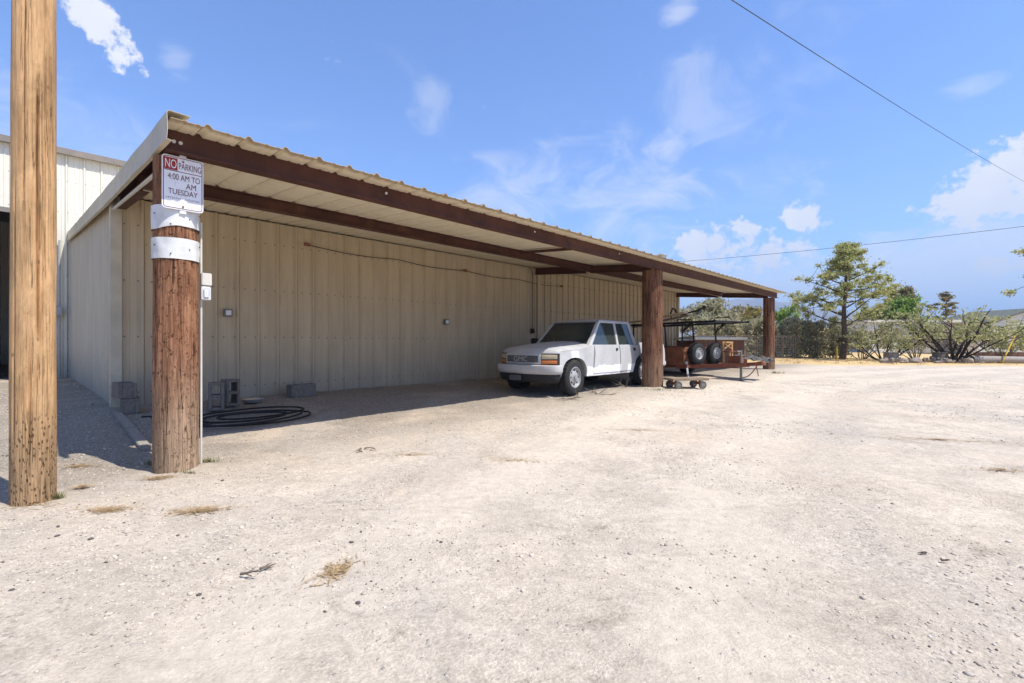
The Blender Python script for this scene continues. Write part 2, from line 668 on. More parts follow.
M['cable'] = simple('cable', (.05, .05, .055), .6)
M['polewood'] = simple('far pole wood', (.10, .07, .055), .9)
M['fencerust'] = simple('fence pipe', (.13, .085, .06), .8)
M['wire'] = simple('fence wire', (.25, .24, .22), .6, .4)
M['mesh'] = simple('grey sheet scrap', (.10, .095, .09), .8, .0, .2, 9)


def bark_mat(name, col):
    return simple(name, col, .95, 0, .35, 9, .6, 30, stretch=(3, 3, .7))


M['bark'] = bark_mat('grey brown bark', (.10, .072, .052))
M['barkdark'] = bark_mat('dark mesquite bark', (.045, .032, .026))
M['twig'] = bark_mat('grey twig bark', (.17, .135, .10))


def leaf_mat(name, a, b, c=None, trans=.5):
    t = NT(name)
    g = t.N.new('ShaderNodeNewGeometry')
    r = g.outputs['Random Per Island']
    col = t.mix(r, a, b)
    if c:
        rr = t.math('FRACT', t.math('MULTIPLY', r, 7.31))
        col = t.mix(t.sm(rr, .65, .9), col, c)
    t.done(col, .6, 0, .2)
    tr = t.N.new('ShaderNodeBsdfTranslucent')
    t.L.new(col, tr.inputs[0])
    mx = t.N.new('ShaderNodeMixShader')
    mx.inputs[0].default_value = trans
    t.L.new(t.B.outputs[0], mx.inputs[1])
    t.L.new(tr.outputs[0], mx.inputs[2])
    out = [n for n in t.N if n.type == 'OUTPUT_MATERIAL'][0]
    t.L.new(mx.outputs[0], out.inputs[0])
    return t.m


M['pineleaf'] = leaf_mat('pine needles', (.30, .33, .10), (.52, .52, .20), (.52, .45, .23))
M['hedgeleaf'] = leaf_mat('hedge leaves', (.32, .31, .18), (.50, .46, .28), (.55, .46, .30))
M['oliveleaf'] = leaf_mat('pale olive leaves', (.30, .295, .16), (.46, .425, .27), (.50, .44, .32))
M['darkolive'] = leaf_mat('dark olive leaves', (.19, .175, .085), (.32, .27, .14), (.35, .25, .14))
M['yellowleaf'] = leaf_mat('yellow green leaves', (.20, .19, .055), (.34, .28, .09), (.36, .23, .09))
M['greenleaf'] = leaf_mat('bright green leaves', (.15, .24, .04), (.27, .40, .08), (.33, .40, .12))
M['mesqleaf'] = leaf_mat('mesquite leaves', (.29, .31, .12), (.46, .46, .21), (.50, .45, .24))
M['straw'] = leaf_mat('dry straw', (.42, .29, .15), (.58, .43, .25), (.32, .22, .11), .15)
M['weed'] = leaf_mat('small weeds', (.13, .145, .05), (.22, .21, .08), (.36, .30, .15), .2)


# ------------------------------------------------------------------ ground
def ground_material():
    t = NT('pale gravel dirt')
    o = t.obj()
    sx = t.sep(o)
    # coordinate across the building (v) for the greyer gravel under the roof
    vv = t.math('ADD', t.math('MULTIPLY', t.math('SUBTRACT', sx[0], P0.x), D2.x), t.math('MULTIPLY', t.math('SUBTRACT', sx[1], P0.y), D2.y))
    big = t.noise(o, .35, 6, .6, .4)
    mid = t.noise(o, 1.7, 8, .68, .5)
    fine = t.noise(o, 14, 8, .72)
    grit = t.noise(o, 70, 5, .8)
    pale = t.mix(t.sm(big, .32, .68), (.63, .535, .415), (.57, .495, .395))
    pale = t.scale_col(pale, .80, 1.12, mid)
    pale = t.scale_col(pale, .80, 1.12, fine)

    def cells(scale):
        n = t.N.new('ShaderNodeTexVoronoi')
        n.inputs['Scale'].default_value = scale
        t.L.new(o, n.inputs[0])
        return t.sep(n.outputs['Color']), n.outputs['Distance']
    cs, cd = cells(62)
    cs2, cd2 = cells(30)
    stone = t.mix(cs[0], (.25, .215, .175), (.60, .53, .43))
    stone = t.mix(t.sm(cs[1], .90, .95), stone, (.12, .11, .105))
    # where gravel lies: patches, and under and along the building
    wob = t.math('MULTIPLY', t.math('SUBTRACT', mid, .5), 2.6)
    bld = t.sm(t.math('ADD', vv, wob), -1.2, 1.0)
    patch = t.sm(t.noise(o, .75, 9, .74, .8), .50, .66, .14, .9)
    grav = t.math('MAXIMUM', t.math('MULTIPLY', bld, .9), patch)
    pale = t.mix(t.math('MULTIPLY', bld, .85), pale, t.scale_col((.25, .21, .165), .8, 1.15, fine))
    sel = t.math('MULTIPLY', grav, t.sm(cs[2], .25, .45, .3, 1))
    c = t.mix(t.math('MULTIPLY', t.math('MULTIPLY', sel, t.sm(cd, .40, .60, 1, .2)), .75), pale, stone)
    # loose single stones on the pale dirt
    lone = t.math('MULTIPLY', t.sm(cs2[0], .84, .90), t.sm(cd2, .16, .28, 1, 0))
    c = t.mix(t.math('MULTIPLY', lone, .55), c, t.mix(cs2[1], (.28, .25, .22), (.62, .58, .53)))
    # brown debris streaks
    deb = t.noise(t.obj((1, 2.2, 1), (0, 0, .3)), .9, 10, .78, 1.0)
    debm = t.math('MULTIPLY', t.sm(deb, .54, .70), t.sm(t.noise(o, 34, 6, .8), .40, .60))
    c = t.mix(t.math('MULTIPLY', debm, .6), c, (.31, .225, .15))
    # pinkish compacted earth, and greyer wheel-worn ground
    pk = t.sm(t.noise(o, .55, 7, .65, .6), .50, .68, 0, .65)
    c = t.mix(pk, c, t.scale_col((.63, .51, .385), .86, 1.08, fine))
    gk = t.sm(t.noise(t.obj((.7, .25, 1), (0, 0, .6)), 1.0, 6, .6, .4), .54, .66, 0, .4)
    c = t.mix(gk, c, t.scale_col((.49, .44, .37), .8, 1.12, fine))
    c = t.scale_col(c, .70, 1.22, grit)
    # travelled lane curving to the right: two smoother, paler wheel tracks
    dx_ = t.math('SUBTRACT', sx[0], 28.52)
    dy_ = t.math('SUBTRACT', sx[1], -10.54)
    rad_ = t.math('SQRT', t.math('ADD', t.math('MULTIPLY', dx_, dx_), t.math('MULTIPLY', dy_, dy_)))
    lane = t.math('ABSOLUTE', t.math('ADD', t.math('SUBTRACT', rad_, 31.23), t.math('MULTIPLY', t.math('SUBTRACT', big, .5), 1.2)))
    trk = t.sm(t.math('ABSOLUTE', t.math('SUBTRACT', lane, .85)), .12, .55, 1, 0)
    trk = t.math('MULTIPLY', trk, t.sm(mid, .30, .55, .35, .85))
    c = t.mix(t.math('MULTIPLY', trk, .75), c, t.scale_col((.62, .535, .42), .86, 1.08, fine))
    ridge = t.math('MULTIPLY', t.sm(t.math('ABSOLUTE', t.math('SUBTRACT', lane, 1.75)), .1, .45, 1, 0), t.sm(mid, .42, .60))
    c = t.mix(t.math('MULTIPLY', ridge, .55), c, stone)
    # dry yellow verge beyond the lane
    far = t.math('MULTIPLY', t.sm(t.math('ADD', sx[1], t.math('MULTIPLY', t.math('SUBTRACT', mid, .5), 3.5)), 21.6, 23.0), t.sm(sx[0], 8, 11))
    c = t.mix(t.math('MULTIPLY', far, .85), c, t.scale_col((.63, .44, .19), .7, 1.15, fine))
    h = t.math('ADD', t.math('MULTIPLY', t.math('MINIMUM', cd, .6), t.math('MULTIPLY', grav, -1.0)), t.math('ADD', t.math('MULTIPLY', fine, .8), t.math('MULTIPLY', grit, .5)))
    h = t.math('ADD', h, t.math('ADD', t.math('MULTIPLY', lone, .5), t.math('MULTIPLY', debm, .3)))
    t.bump(h, .8, .02)
    return t.done(c, .95, 0, .1)


M['ground'] = ground_material()


def axis_pts(lo, hi, step, far):
    a = list(np.arange(lo, hi + 1e-6, step))
    s, x = step, hi
    while x < far:
        s *= 1.22
        x += s
        a.append(x)
    s, x = step, lo
    b = []
    while x > -far:
        s *= 1.22
        x -= s
        b.append(x)
    return np.array(b[::-1] + a)


tp_xy = tuple(at(33, 3.53).xy)
mp_xy = tuple(uv(SP - .03, -.02).xy)
fp_xy = tuple(uv(2 * SP + .07, 0).xy)
xs = axis_pts(-6.5, 9.0, .055, 6000)
ys = axis_pts(.6, 14.0, .05, 6000)
gx, gy = np.meshgrid(xs, ys)
zz = np.empty_like(gx)
for j in range(gx.shape[0]):
    for i in range(gx.shape[1]):
        x, y = gx[j, i], gy[j, i]
        z = ground_z(x, y)
        if -12 < x < 25 and -3 < y < 28:
            p = Vector((x, y, 0))
            z += .018 * mnoise.noise(p * .7) + .012 * mnoise.noise(p * 2.1) + .007 * mnoise.noise(p * 6.3) + .004 * mnoise.noise(p * 14)
        if y < 25:
            for qx, qy, qr in ((P0.x, P0.y, .19), (tp_xy[0], tp_xy[1], .13), (mp_xy[0], mp_xy[1], .25), (fp_xy[0], fp_xy[1], .2)):
                dd = sqrt((x - qx) ** 2 + (y - qy) ** 2) - qr
                if dd < .5:
                    z += .014 * exp(-(max(dd, 0) / .16) ** 2) * (1 + .5 * mnoise.noise(Vector((x * 5, y * 5, 2))))
        zz[j, i] = z
nx, ny = len(xs), len(ys)
ii = np.arange(nx * ny).reshape(ny, nx)
quads = np.stack([ii[:-1, :-1], ii[:-1, 1:], ii[1:, 1:], ii[1:, :-1]], -1).reshape(-1, 4)
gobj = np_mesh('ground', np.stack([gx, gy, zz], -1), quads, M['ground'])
gobj.data.shade_smooth()
tag(gobj, kind='structure')


def hills():
    t = NT('dry mountain rock')
    o = t.obj()
    c = t.scale_col((.20, .17, .145), .7, 1.2, t.noise(o, .004, 8))
    m = t.done(c, .95)
    rows = []
    n = 160
    for r in range(9):
        row = []
        for i in range(n):
            a = radians(-80 + 160 * i / (n - 1))
            d = 2300 + r * 90
            prof = 110 + 75 * mnoise.fractal(Vector((a * 3.1 + 4.2, 0, 0)), 1.0, 2.0, 5) + 18 * mnoise.noise(Vector((a * 40, 0, 0)))
            prof += 95 * exp(-((a - radians(26)) / .16) ** 2)
            f = sstep(r / 5) if r <= 5 else 1 - .25 * (r - 5)
            h = max(2, prof) * f + 14 * mnoise.noise(Vector((a * 60, r * .8, 3)))
            row.append((sin(a) * d, cos(a) * d, h if r else -5))
        rows.append(row)
    mb = MB().strip(rows)
    ob = mb.build('hills', m, None, True)
    tag(ob, kind='structure')


hills()

# ------------------------------------------------------------------ carport building
def roof_z(v):
    return 3.075 + .075 * (v + .57) if v < VW else 3.075 + .075 * (VW + .57) + .086 * (v - VW)


shed = empty('metal_carport', P0, BROT, 'long tan metal shed with an open lean-to roof on timber posts', 'carport building')


def rib_profile(u0, u1, pitch=.33, h=.03, minor=.008):
    pts = []
    u = u0
    while u < u1 - 1e-6:
        p = [(0, 0), (.105, 0), (.115, minor), (.135, minor), (.145, 0), (.20, 0), (.21, minor), (.23, minor), (.24, 0), (.262, 0), (.282, h), (.308, h), (.33, 0)]
        for a, b in p[:-1]:
            q = u + a * pitch / .33
            if q < u1:
                pts.append((q, b))
        u += pitch
    pts.append((u1, 0))
    return pts


def wall_sheet(name, mat, a, b, z0, z1, axis='u', pos=VW, h=.03, parent=shed, sign=-1, pitch=.33, zslope=None):
    prof = rib_profile(a, b, pitch, h)
    rows = []
    for frac in np.linspace(0, 1, 6):
        r = []
        for q, off in prof:
            top = z1 if zslope is None else zslope(q)
            z = z0 + (top - z0) * frac
            if axis == 'u':
                r.append((q, pos + sign * off, z))
            else:
                r.append((pos + sign * off, q, z))
        rows.append(r)
    return MB().strip(rows).build(name, mat, parent, fix=False)


WT = roof_z(VW) - .03
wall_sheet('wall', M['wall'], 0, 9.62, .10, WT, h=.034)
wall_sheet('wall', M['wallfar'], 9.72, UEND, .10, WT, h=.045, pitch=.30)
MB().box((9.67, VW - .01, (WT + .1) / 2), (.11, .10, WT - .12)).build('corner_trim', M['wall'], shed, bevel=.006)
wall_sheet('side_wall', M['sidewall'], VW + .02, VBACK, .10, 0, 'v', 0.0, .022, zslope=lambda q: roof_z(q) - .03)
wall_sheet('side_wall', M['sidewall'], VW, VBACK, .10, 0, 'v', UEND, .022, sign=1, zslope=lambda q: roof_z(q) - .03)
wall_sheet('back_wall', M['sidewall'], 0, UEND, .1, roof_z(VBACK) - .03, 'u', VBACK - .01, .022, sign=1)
MB().box((-.015, VW - .035, (WT + .1) / 2), (.13, .012, WT - .12)).box((-.075, VW + .03, (WT + .1) / 2), (.012, .13, WT - .12)).build('corner_trim', M['trim'], shed)
MB().box((UEND, VW - .03, (WT + .1) / 2), (.12, .14, WT - .12)).build('corner_trim', M['trim'], shed)

# roof: one ribbed sheet, with a thickness
def roof():
    prof = []
    u = -.165
    while u < 19.4:
        for a, b in ((0, 0), (.10, .0), (.108, .006), (.128, .006), (.136, 0), (.20, 0), (.208, .006), (.228, .006), (.236, 0), (.258, 0), (.276, .029), (.302, .029)):
            prof.append((u + a, b))
        u += .33
    prof.append((u, 0))
    vsn = [-.57, -.4, .4, 1.2, 2.0, 3.0, VW, 6, 8, 10, VBACK]
    rows, low = [], []
    for v in vsn:
        rows.append([(max(q, -.06 - .085 * (1 - (v + .59) / (VBACK + .59))), v + .006 * sin(q * 3.1) * (v < -.5), roof_z(v) + b) for q, b in prof])
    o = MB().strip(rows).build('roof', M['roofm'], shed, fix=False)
    md = o.modifiers.new('thickness', 'SOLIDIFY')
    md.thickness = .004
    return o


roof_o = roof()
# bent silver flashing on the roof edge
fl = MB()
rows = []
for i in range(7):
    r = []
    for j in range(5):
        r.append((8.75 + i * .06, -.58 + j * .06, roof_z(-.5) + .045 + .03 * mnoise.noise(Vector((i * .9, j * .9, 4))) + .02 * (j == 0)))
    rows.append(r)
fl.strip(rows).build('flashing', M['zinc'], roof_o)

# rake trim along the near end
tr = MB()
rows = []
for v in np.linspace(-.59, VBACK - .02, 44):
    z = roof_z(v)
    w = .008 * mnoise.noise(Vector((v * 1.3, 0, 0)))
    k_ = .085 * (1 - (v + .59) / (VBACK + .59))
    rows.append([(-.01, v, z + .042), (-.075 - k_, v, z + .046), (-.086 - k_ + w, v, z + .03), (-.08 - k_ + w, v, z - .10), (-.086 - k_ + w * 1.4, v, z - .19), (-.055 - k_, v, z - .195)])
tr.strip(rows)
o = tr.build('rake_trim', M['trim'], shed, fix=False)
md = o.modifiers.new('thickness', 'SOLIDIFY')
md.thickness = .004


def ibeam(name, a, b, h=.25, w=.13, t=.012, mat=None):
    """a,b: points on the bottom centre line"""
    a, b = Vector(a), Vector(b)
    m = MB()
    up = Vector((0, 0, 1))
    m.bar(a + up * t / 2, b + up * t / 2, w, t)
    m.bar(a + up * (h - t / 2), b + up * (h - t / 2), w, t)
    m.bar(a + up * h / 2, b + up * h / 2, t, h - 2 * t - .002)
    return m.build(name, mat or M['beam'], shed)


BH = .194
def beam_z(v):
    return roof_z(v) - BH - .012


fb = ibeam('front_beam', (-.125, -.22, beam_z(-.22)), (19.45, -.22, beam_z(-.22)))
for u in (-.06, -.01, 2.1, 4.9, 7.6):
    MB().lathe([(0, -.012), (.016, -.012), (.016, 0)], 8, 'y', (u, -.23, beam_z(-.22) + .10 + .03 * (u > .1))).build('bolt', M['zinc'], fb)
ibeam('purlin', (-.03, 1.82, beam_z(1.82) + .025), (19.3, 1.82, beam_z(1.82) + .025), h=.17)
for u in (.03, SP, 19.1):
    # cross beams, split where the purlin crosses
    b = .18
    ibeam('cross_beam', (u, .0, beam_z(.0) - .02), (u, 1.74, beam_z(1.74) - .02), h=.19)
    ibeam('cross_beam', (u, 1.90, beam_z(1.90) - .02), (u, VW - .06, beam_z(VW) - .02), h=.19)
MB().bar((6.75, .0, beam_z(.0) + .15), (6.75, 1.75, beam_z(1.75) + .15), .07, .05).build('brace', M['beam'], shed)
# white tube under the end beam
MB().tube([(-.06, .15, beam_z(.15) - .05), (-.06, 3.6, beam_z(3.6) - .05)], .02).build('conduit', M['pvc'], shed, True)


def timber(name, u, v, r0, r1, z0, z1, mat, seed=0, cracks=4, seg=72, rings=46, lean=(0, 0), parent=None, extra=()):
    rnd = random.Random(seed)
    cr = [(rnd.uniform(0, 2 * pi), rnd.uniform(.03, .06), rnd.uniform(.012, .03), rnd.uniform(z0, z0 + (z1 - z0) * .5), rnd.uniform(.3, .9) * (z1 - z0), rnd.uniform(-.06, .06)) for _ in range(cracks)] + list(extra)
    m = MB()
    rows = []
    for j in range(rings):
        f = j / (rings - 1)
        z = z0 + (z1 - z0) * f
        R = r0 + (r1 - r0) * f
        cx, cy = u + lean[0] * f, v + lean[1] * f
        ring = []
        for k in range(seg):
            a = 2 * pi * k / seg
            p = Vector((cos(a) * 1.6, sin(a) * 1.6, z * 1.1 + seed))
            r = R * (1 + .035 * mnoise.noise(p) + .012 * mnoise.noise(Vector((cos(a) * 7, sin(a) * 7, z * 1.5 + seed))))
            for (ca, cw, cd, zs, zl, dr) in cr:
                if zs < z < zs + zl:
                    c0 = ca + dr * (z - zs) + .02 * mnoise.noise(Vector((z * 3, ca, 0)))
                    da = (a - c0 + pi) % (2 * pi) - pi
                    r -= cd * exp(-(da / cw) ** 2) * min(1, (z - zs) / .2, (zs + zl - z) / .2)
            ring.append((cx + r * cos(a), cy + r * sin(a), z))
        ring.append(ring[0])
        rows.append(ring)
    m.strip(rows)
    n = len(rows[0])
    m.add(rows[-1][:-1], [tuple(range(n - 1))])
    return m.build(name, mat, parent, True, angle=60, fix=False)


PT = beam_z(-.22) - .001
near_post = timber('support_post', 0, 0, .183, .172, -.15, PT, M['post'], 3, 5, parent=shed)
near_post['label'] = 'brown timber post with white metal bands and a sign'
# metal bands wrapped on the post
for z0, z1, mt in ((2.22, 2.44, 'zinc'), (1.955, 2.145, 'zinc')):
    m = MB()
    rows = []
    for z in np.linspace(z0, z1, 7):
        row = []
        for k in range(61):
            a = 2 * pi * k / 60
            dz = 0
            R = .186 + .007 * mnoise.noise(Vector((cos(a) * 4, sin(a) * 4, z * 13)))
            zz_ = z
            if z0 > 2.15 and z == z0:
                zz_ = z + .05 * max(0, sin(a * 1.0 + 2.6)) 
            row.append((R * cos(a), R * sin(a), zz_))
        rows.append(row)
    m.strip(rows)
    bnd = m.build('metal_band', M['zinc'], near_post, True, fix=False)
    for k in range(9):
        a = -pi + k * pi / 8
        z = z0 + .03 + (z1 - z0 - .06) * ((k * 37) % 10) / 10
        p = Vector((cos(a) * .190, sin(a) * .190, z))
        if k % 2:
            MB().lathe([(0, .004), (.006, .003), (.006, -.004)], 6, 'z', p).build('nail', M['dark'], near_post)
mp = timber('support_post', SP - .03, -.02, .248, .235, -.1, PT, M['postdark'], 11, 6, parent=shed)
fp = timber('support_post', 2 * SP + .07, 0, .185, .17, -.1, PT, M['postdark'], 17, 5, parent=shed)
timber('support_post', 2 * SP + .38, -.06, .10, .095, -.1, PT, M['postdark'], 23, 3, parent=shed, seg=40)

# edging board along the end of the lean-to
eb = MB()
eb.bar((-.08, .95, ground_z(*uv(-.08, .95).xy) + .028), (-.075, 1.95, ground_z(*uv(-.08, 1.95).xy) + .028), .10, .04)
eb.bar((-.07, 1.99, ground_z(*uv(-.08, 2.0).xy) + .028), (-.085, 3.1, ground_z(*uv(-.08, 3.1).xy) + .028), .095, .04)
ebo = eb.build('edging_board', M['board'], None, bevel=.006)
ebo.location = P0
ebo.rotation_euler = (0, 0, BROT)
tag(ebo, 'weathered grey edging board on the ground behind the sign post', 'board')

# wire along the wall with fittings
def wall_fitting(name, u, z, label, cat, size=(.09, .05, .09), mat='greybox', plate='signwhite', group=None):
    r = empty(name, uv(u, VW - .03), BROT, label, cat, group)
    MB().box((0, -.03, z), size).build('housing', M[mat], r, bevel=.006)
    if plate:
        MB().box((0, -.03 - size[1] / 2 - .003, z), (size[0] * .62, .006, size[2] * .62)).build('cover_plate', M[plate], r)
    return r


def zat(y, dist):
    return CAMH + (CY - y) / FPX * dist


def wall_u(px):
    t = (px - CX) / FPX
    q = P0 + D2 * VW
    return (t * q.y - q.x) / (D1.x - t * D1.y)


def wall_dist(u):
    return (P0 + D1 * u + D2 * VW).y


for px, py, lab, mt in ((227, 313, 'small square outlet box on the tan wall nearest the sign post', 'darkbox'),
                        (445, 322, 'small outlet box with pale plate on the tan wall left of the pickup', 'darkbox')):
    u = wall_u(px)
    wall_fitting('outlet_box', u, zat(py, wall_dist(u)), lab, 'outlet box', (.13, .06, .13), mt)
u = wall_u(531)
r = wall_fitting('switch_box', u, zat(331, wall_dist(u)), 'dark switch box at foot of a pipe above the pickup hood', 'switch box', (.12, .06, .14), 'dark', None)
MB().tube([(0, -.03, zat(331, wall_dist(u))), (0, -.03, WT - .1)], .018).build('pipe', M['darkbox'], r, True)
u1, u2 = wall_u(306), wall_u(560)
wr = empty('wall_cable', uv(0, VW - .05), BROT, 'thin dark cable with small sockets strung along the top of tan wall', 'cable')
pts = []
za, zb = zat(245, wall_dist(u1)), zat(283, wall_dist(u2))
zb = za - .12
for i in range(25):
    f = i / 24
    pts.append((u1 + (u2 - u1) * f, 0, za + (zb - za) * f - .05 * abs(sin(f * pi * 4))))
MB().tube(pts, .008, 5).build('cord', M['cable'], wr)
for f in (0, .5, 1):
    MB().lathe([(0, -.05), (.03, -.05), (.035, 0), (.03, .05), (0, .05)], 10, 'x', (u1 + (u2 - u1) * f, -.01, za + (zb - za) * f)).build('socket', M['rust'], wr)

# ------------------------------------------------------------------ white building behind at left
wb = empty('white_metal_building', uv(0, VBACK + .03), BROT, 'tall white ribbed metal building with an open doorway behind the shed', 'building')
WH = 6.30
dl, dr, dh = -7.5, -1.15, 4.48
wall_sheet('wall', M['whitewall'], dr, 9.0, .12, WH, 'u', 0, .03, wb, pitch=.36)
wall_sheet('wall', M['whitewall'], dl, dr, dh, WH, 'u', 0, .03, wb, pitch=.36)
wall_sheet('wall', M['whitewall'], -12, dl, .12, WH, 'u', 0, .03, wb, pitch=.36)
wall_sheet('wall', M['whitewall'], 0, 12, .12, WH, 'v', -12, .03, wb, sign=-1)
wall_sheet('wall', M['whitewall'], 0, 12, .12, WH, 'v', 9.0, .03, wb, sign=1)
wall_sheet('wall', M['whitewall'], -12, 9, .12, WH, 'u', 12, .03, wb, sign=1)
MB().box((-1.5, 6, WH + .03), (21.3, 12.3, .06)).build('roof', M['greytrim'], wb)
MB().box((-1.5, -.12, WH - .01), (21.4, .1, .16)).build('roof_trim', M['greytrim'], wb)
MB().box((dr + .05, -.045, dh / 2), (.10, .03, dh)).box(((dl + dr) / 2, -.045, dh + .05), (dr - dl, .03, .12)).build('door_frame', M['greytrim'], wb)
# steel rack inside the doorway
rk = empty('storage_rack', uv(-2.6, VBACK + 1.0, .2), BROT, 'dark rusty storage rack with boxes inside the open doorway at far left', 'storage rack')
m = MB()
for x in (-1, 0, 1.15):
    for y in (-.4, .4):
        m.box((x, y, 1.9), (.09, .09, 3.8))
m.build('upright', M['rust'], rk)
m = MB()
for z in (.6, 1.55, 2.75, 3.6):
    m.box((.08, 0, z), (2.2, .85, .12))
m.build('shelf', M['rustlight'], rk)
for i, (x, z, w, h, mt) in enumerate(((.9, .3, .6, .55, 'brick'), (.75, .87, .7, .4, 'redwood'), (.85, 1.86, .5, .5, 'housewhite'), (.7, 3.02, .8, .4, 'housetan'), (-.4, .87, .8, .4, 'rust'), (-.4, 1.86, .7, .5, 'dark'))):
    bx = MB().box((0, 0, 0), (w, .6, h)).box((0, 0, h / 2 + .02), (w * 1.04, .63, .035)).build('storage_box', M[mt], None, bevel=.01)
    bx.location = uv(-2.6 + x, VBACK + 1.0, .2 + z)
    bx.rotation_euler = (0, 0, BROT)
    tag(bx, ['dark red box at floor level of the doorway rack', 'brown box on the lowest shelf of the doorway rack', 'pale box on the second shelf of the doorway rack', 'tan box on the third shelf of the doorway rack', 'rusty box on the lowest shelf deeper in the doorway', 'dark box on second shelf deeper in the doorway'][i], 'box')
# meter box on the white wall
mbx = empty('meter_box', uv(-.30, VBACK), BROT, 'grey meter box on a pipe at the back corner of the shed', 'meter box')
MB().box((-.02, -.10, 2.0), (.24, .14, .24)).build('housing', M['greybox'], mbx, bevel=.01)
MB().tube([(.05, -.06, .2), (.05, -.06, 3.9)], .022).build('pipe', M['greybox'], mbx, True)

# ------------------------------------------------------------------ tan utility pole
tp = at(33, 3.53)
pole = timber('utility_pole', 0, 0, .128, .112, -.2, 7.4, M['tanpole'], 31, 5, 120, 110, lean=(.02, 0), extra=((-.58, .055, .035, 1.15, 2.0, -.03), (-1.25, .04, .02, 2.2, 1.6, .02), (-.95, .04, .02, .1, 1.1, .03), (-1.7, .05, .02, .4, 2.0, .0)))
pole.location = (tp.x, tp.y, gz(tp))
tag(pole, 'thick tan wooden utility pole with long cracks at left foreground', 'utility pole')

# ------------------------------------------------------------------ no parking sign
sg = empty('no_parking_sign', uv(.015, -.208, 2.397), BROT, 'white and red no parking sign fixed to the brown post', 'sign')
SW, SH = .318, .48


def rrect(w, h, r, n=6):
    out = []
    for cx, cy, a0 in ((w / 2 - r, h - r, 0), (-w / 2 + r, h - r, pi / 2), (-w / 2 + r, r, pi), (w / 2 - r, r, 1.5 * pi)):
        for k in range(n + 1):
            a = a0 + pi / 2 * k / n
            out.append((cx + r * cos(a), cy + r * sin(a)))
    return out


MB().prism(rrect(SW, SH, .03), 'y', 0, .004).build('sign_plate', M['signwhite'], sg)
o1 = rrect(SW - .018, SH - .018, .024)
o2 = rrect(SW - .030, SH - .030, .019)
o1 = [(x, z + .009) for x, z in o1]
o2 = [(x, z + .015) for x, z in o2]
m = MB()
n = len(o1)
m.add([(x, -.0012, z) for x, z in o1] + [(x, -.0012, z) for x, z in o2], [(k, (k + 1) % n, n + (k + 1) % n, n + k) for k in range(n)])
m.box((0, -.0012, .344), (SW - .034, .001, .006))
m.build('border', M['signmaroon'], sg, fix=False)
MB().box((-.093, -.0015, .404), (.100, .001, .108)).build('red_panel', M['signred'], sg)
xz = lambda a, b: (a, 0, b)
text_mesh('NO', M['signwhite'], sg, .084, .078, (-.093, -.0032, .404), xz)
text_mesh('PARKING', M['signmaroon'], sg, .172, .058, (.054, -.0022, .397), xz)
text_mesh('4:00 AM TO', M['signmaroon'], sg, .245, .054, (.008, -.0022, .293), xz)
text_mesh('AM', M['signmaroon'], sg, .078, .052, (.060, -.0022, .223), xz)
text_mesh(':', M['signfaint'], sg, .008, .03, (-.06, -.0022, .225), xz)
text_mesh('TUESDAY', M['signmaroon'], sg, .225, .049, (.0, -.0022, .158), xz)
m = MB()
for i in range(17):
    m.box((-.125 + i * .0155, -.0016, .098 + .002 * (i % 3)), (.009, .0008, .012 + .004 * (i % 2)))
m.build('worn_lettering', M['signfaint'], sg)
for z in (.44, .032):
    MB().lathe([(0, -.008), (.008, -.007), (.009, 0)], 10, 'y', (.0, 0, z)).build('bolt', M['rust'], sg)
MB().box((0, .012, .24), (.05, .016, .54)).build('bracket', M['zinc'], sg)

# conduit with boxes on the post
cd = empty('conduit_pipe', uv(.197, -.03, 0), BROT, 'white conduit pipe with two small boxes on side of sign post', 'conduit')
MB().tube([(0, 0, .02), (0, 0, 2.35)], .010).build('pipe', M['pvc'], cd, True)
MB().box((.035, -.02, 1.80), (.085, .07, .12)).build('junction_box', M['pvc'], cd, bevel=.006)
MB().box((.03, -.02, 1.665), (.08, .07, .13)).box((.03, -.06, 1.665), (.05, .012, .09)).build('outlet_cover', M['zinc'], cd, bevel=.006)

# ------------------------------------------------------------------ concrete blocks
def block_mesh():
    """hollow block .39 x .19 x .19, cores along z"""
    L, D, H, t = .39, .19, .19, .042
    m = MB()
    m.box((0, D / 2 - t / 2, 0), (L, t, H)).box((0, -D / 2 + t / 2, 0), (L, t, H))
    for x in (-L / 2 + t / 2, 0, L / 2 - t / 2):
        m.box((x, 0, 0), (t, D - 2 * t - .002, H))
    return m


cb0 = block_mesh().build('concrete_block', M['cmu'], None, bevel=.004)
cbl = [((.07, 3.18, .105), (0, 0, 1.45), 'grey concrete block, lower of the stack at the shed corner', 1.1),
       ((.02, 3.23, .315), (0, 0, 1.62), 'grey concrete block, upper of the stack at the shed corner', 1.1),
       ((1.0, 2.62, .235), (0, pi / 2, 1.35), 'concrete block on end with cores showing beside the sign post', 1.05),
       ((1.25, 2.85, .235), (0, pi / 2, 1.75), 'concrete block on end just behind another beside the black hose', 1.05),
       ((2.55, 3.36, .105), (0, 0, 0.06), 'lone concrete block lying against the tan wall', 1.15)]
for i, (p, r, lab, sc) in enumerate(cbl):
    o = cb0 if i == 0 else cb0.copy()
    if i:
        COL.objects.link(o)
    w = uv(p[0], p[1])
    o.location = (w.x, w.y, gz(w) + p[2])
    o.rotation_euler = (r[0], r[1], r[2] + BROT)
    o.scale = (sc, sc, sc)
    tag(o, lab, 'concrete block', 'concrete blocks by the shed wall')

pn = MB().lathe([(0, .012), (.13, .012), (.16, .05), (.175, .052), (.165, .045), (.135, 0), (0, 0)], 28).build('metal_pan', M['chrome'], None, True)
w = uv(1.65, 3.1)
pn.location = (w.x, w.y, gz(w) + .01)
tag(pn, 'shallow metal pan on gravel beside the concrete blocks', 'pan')


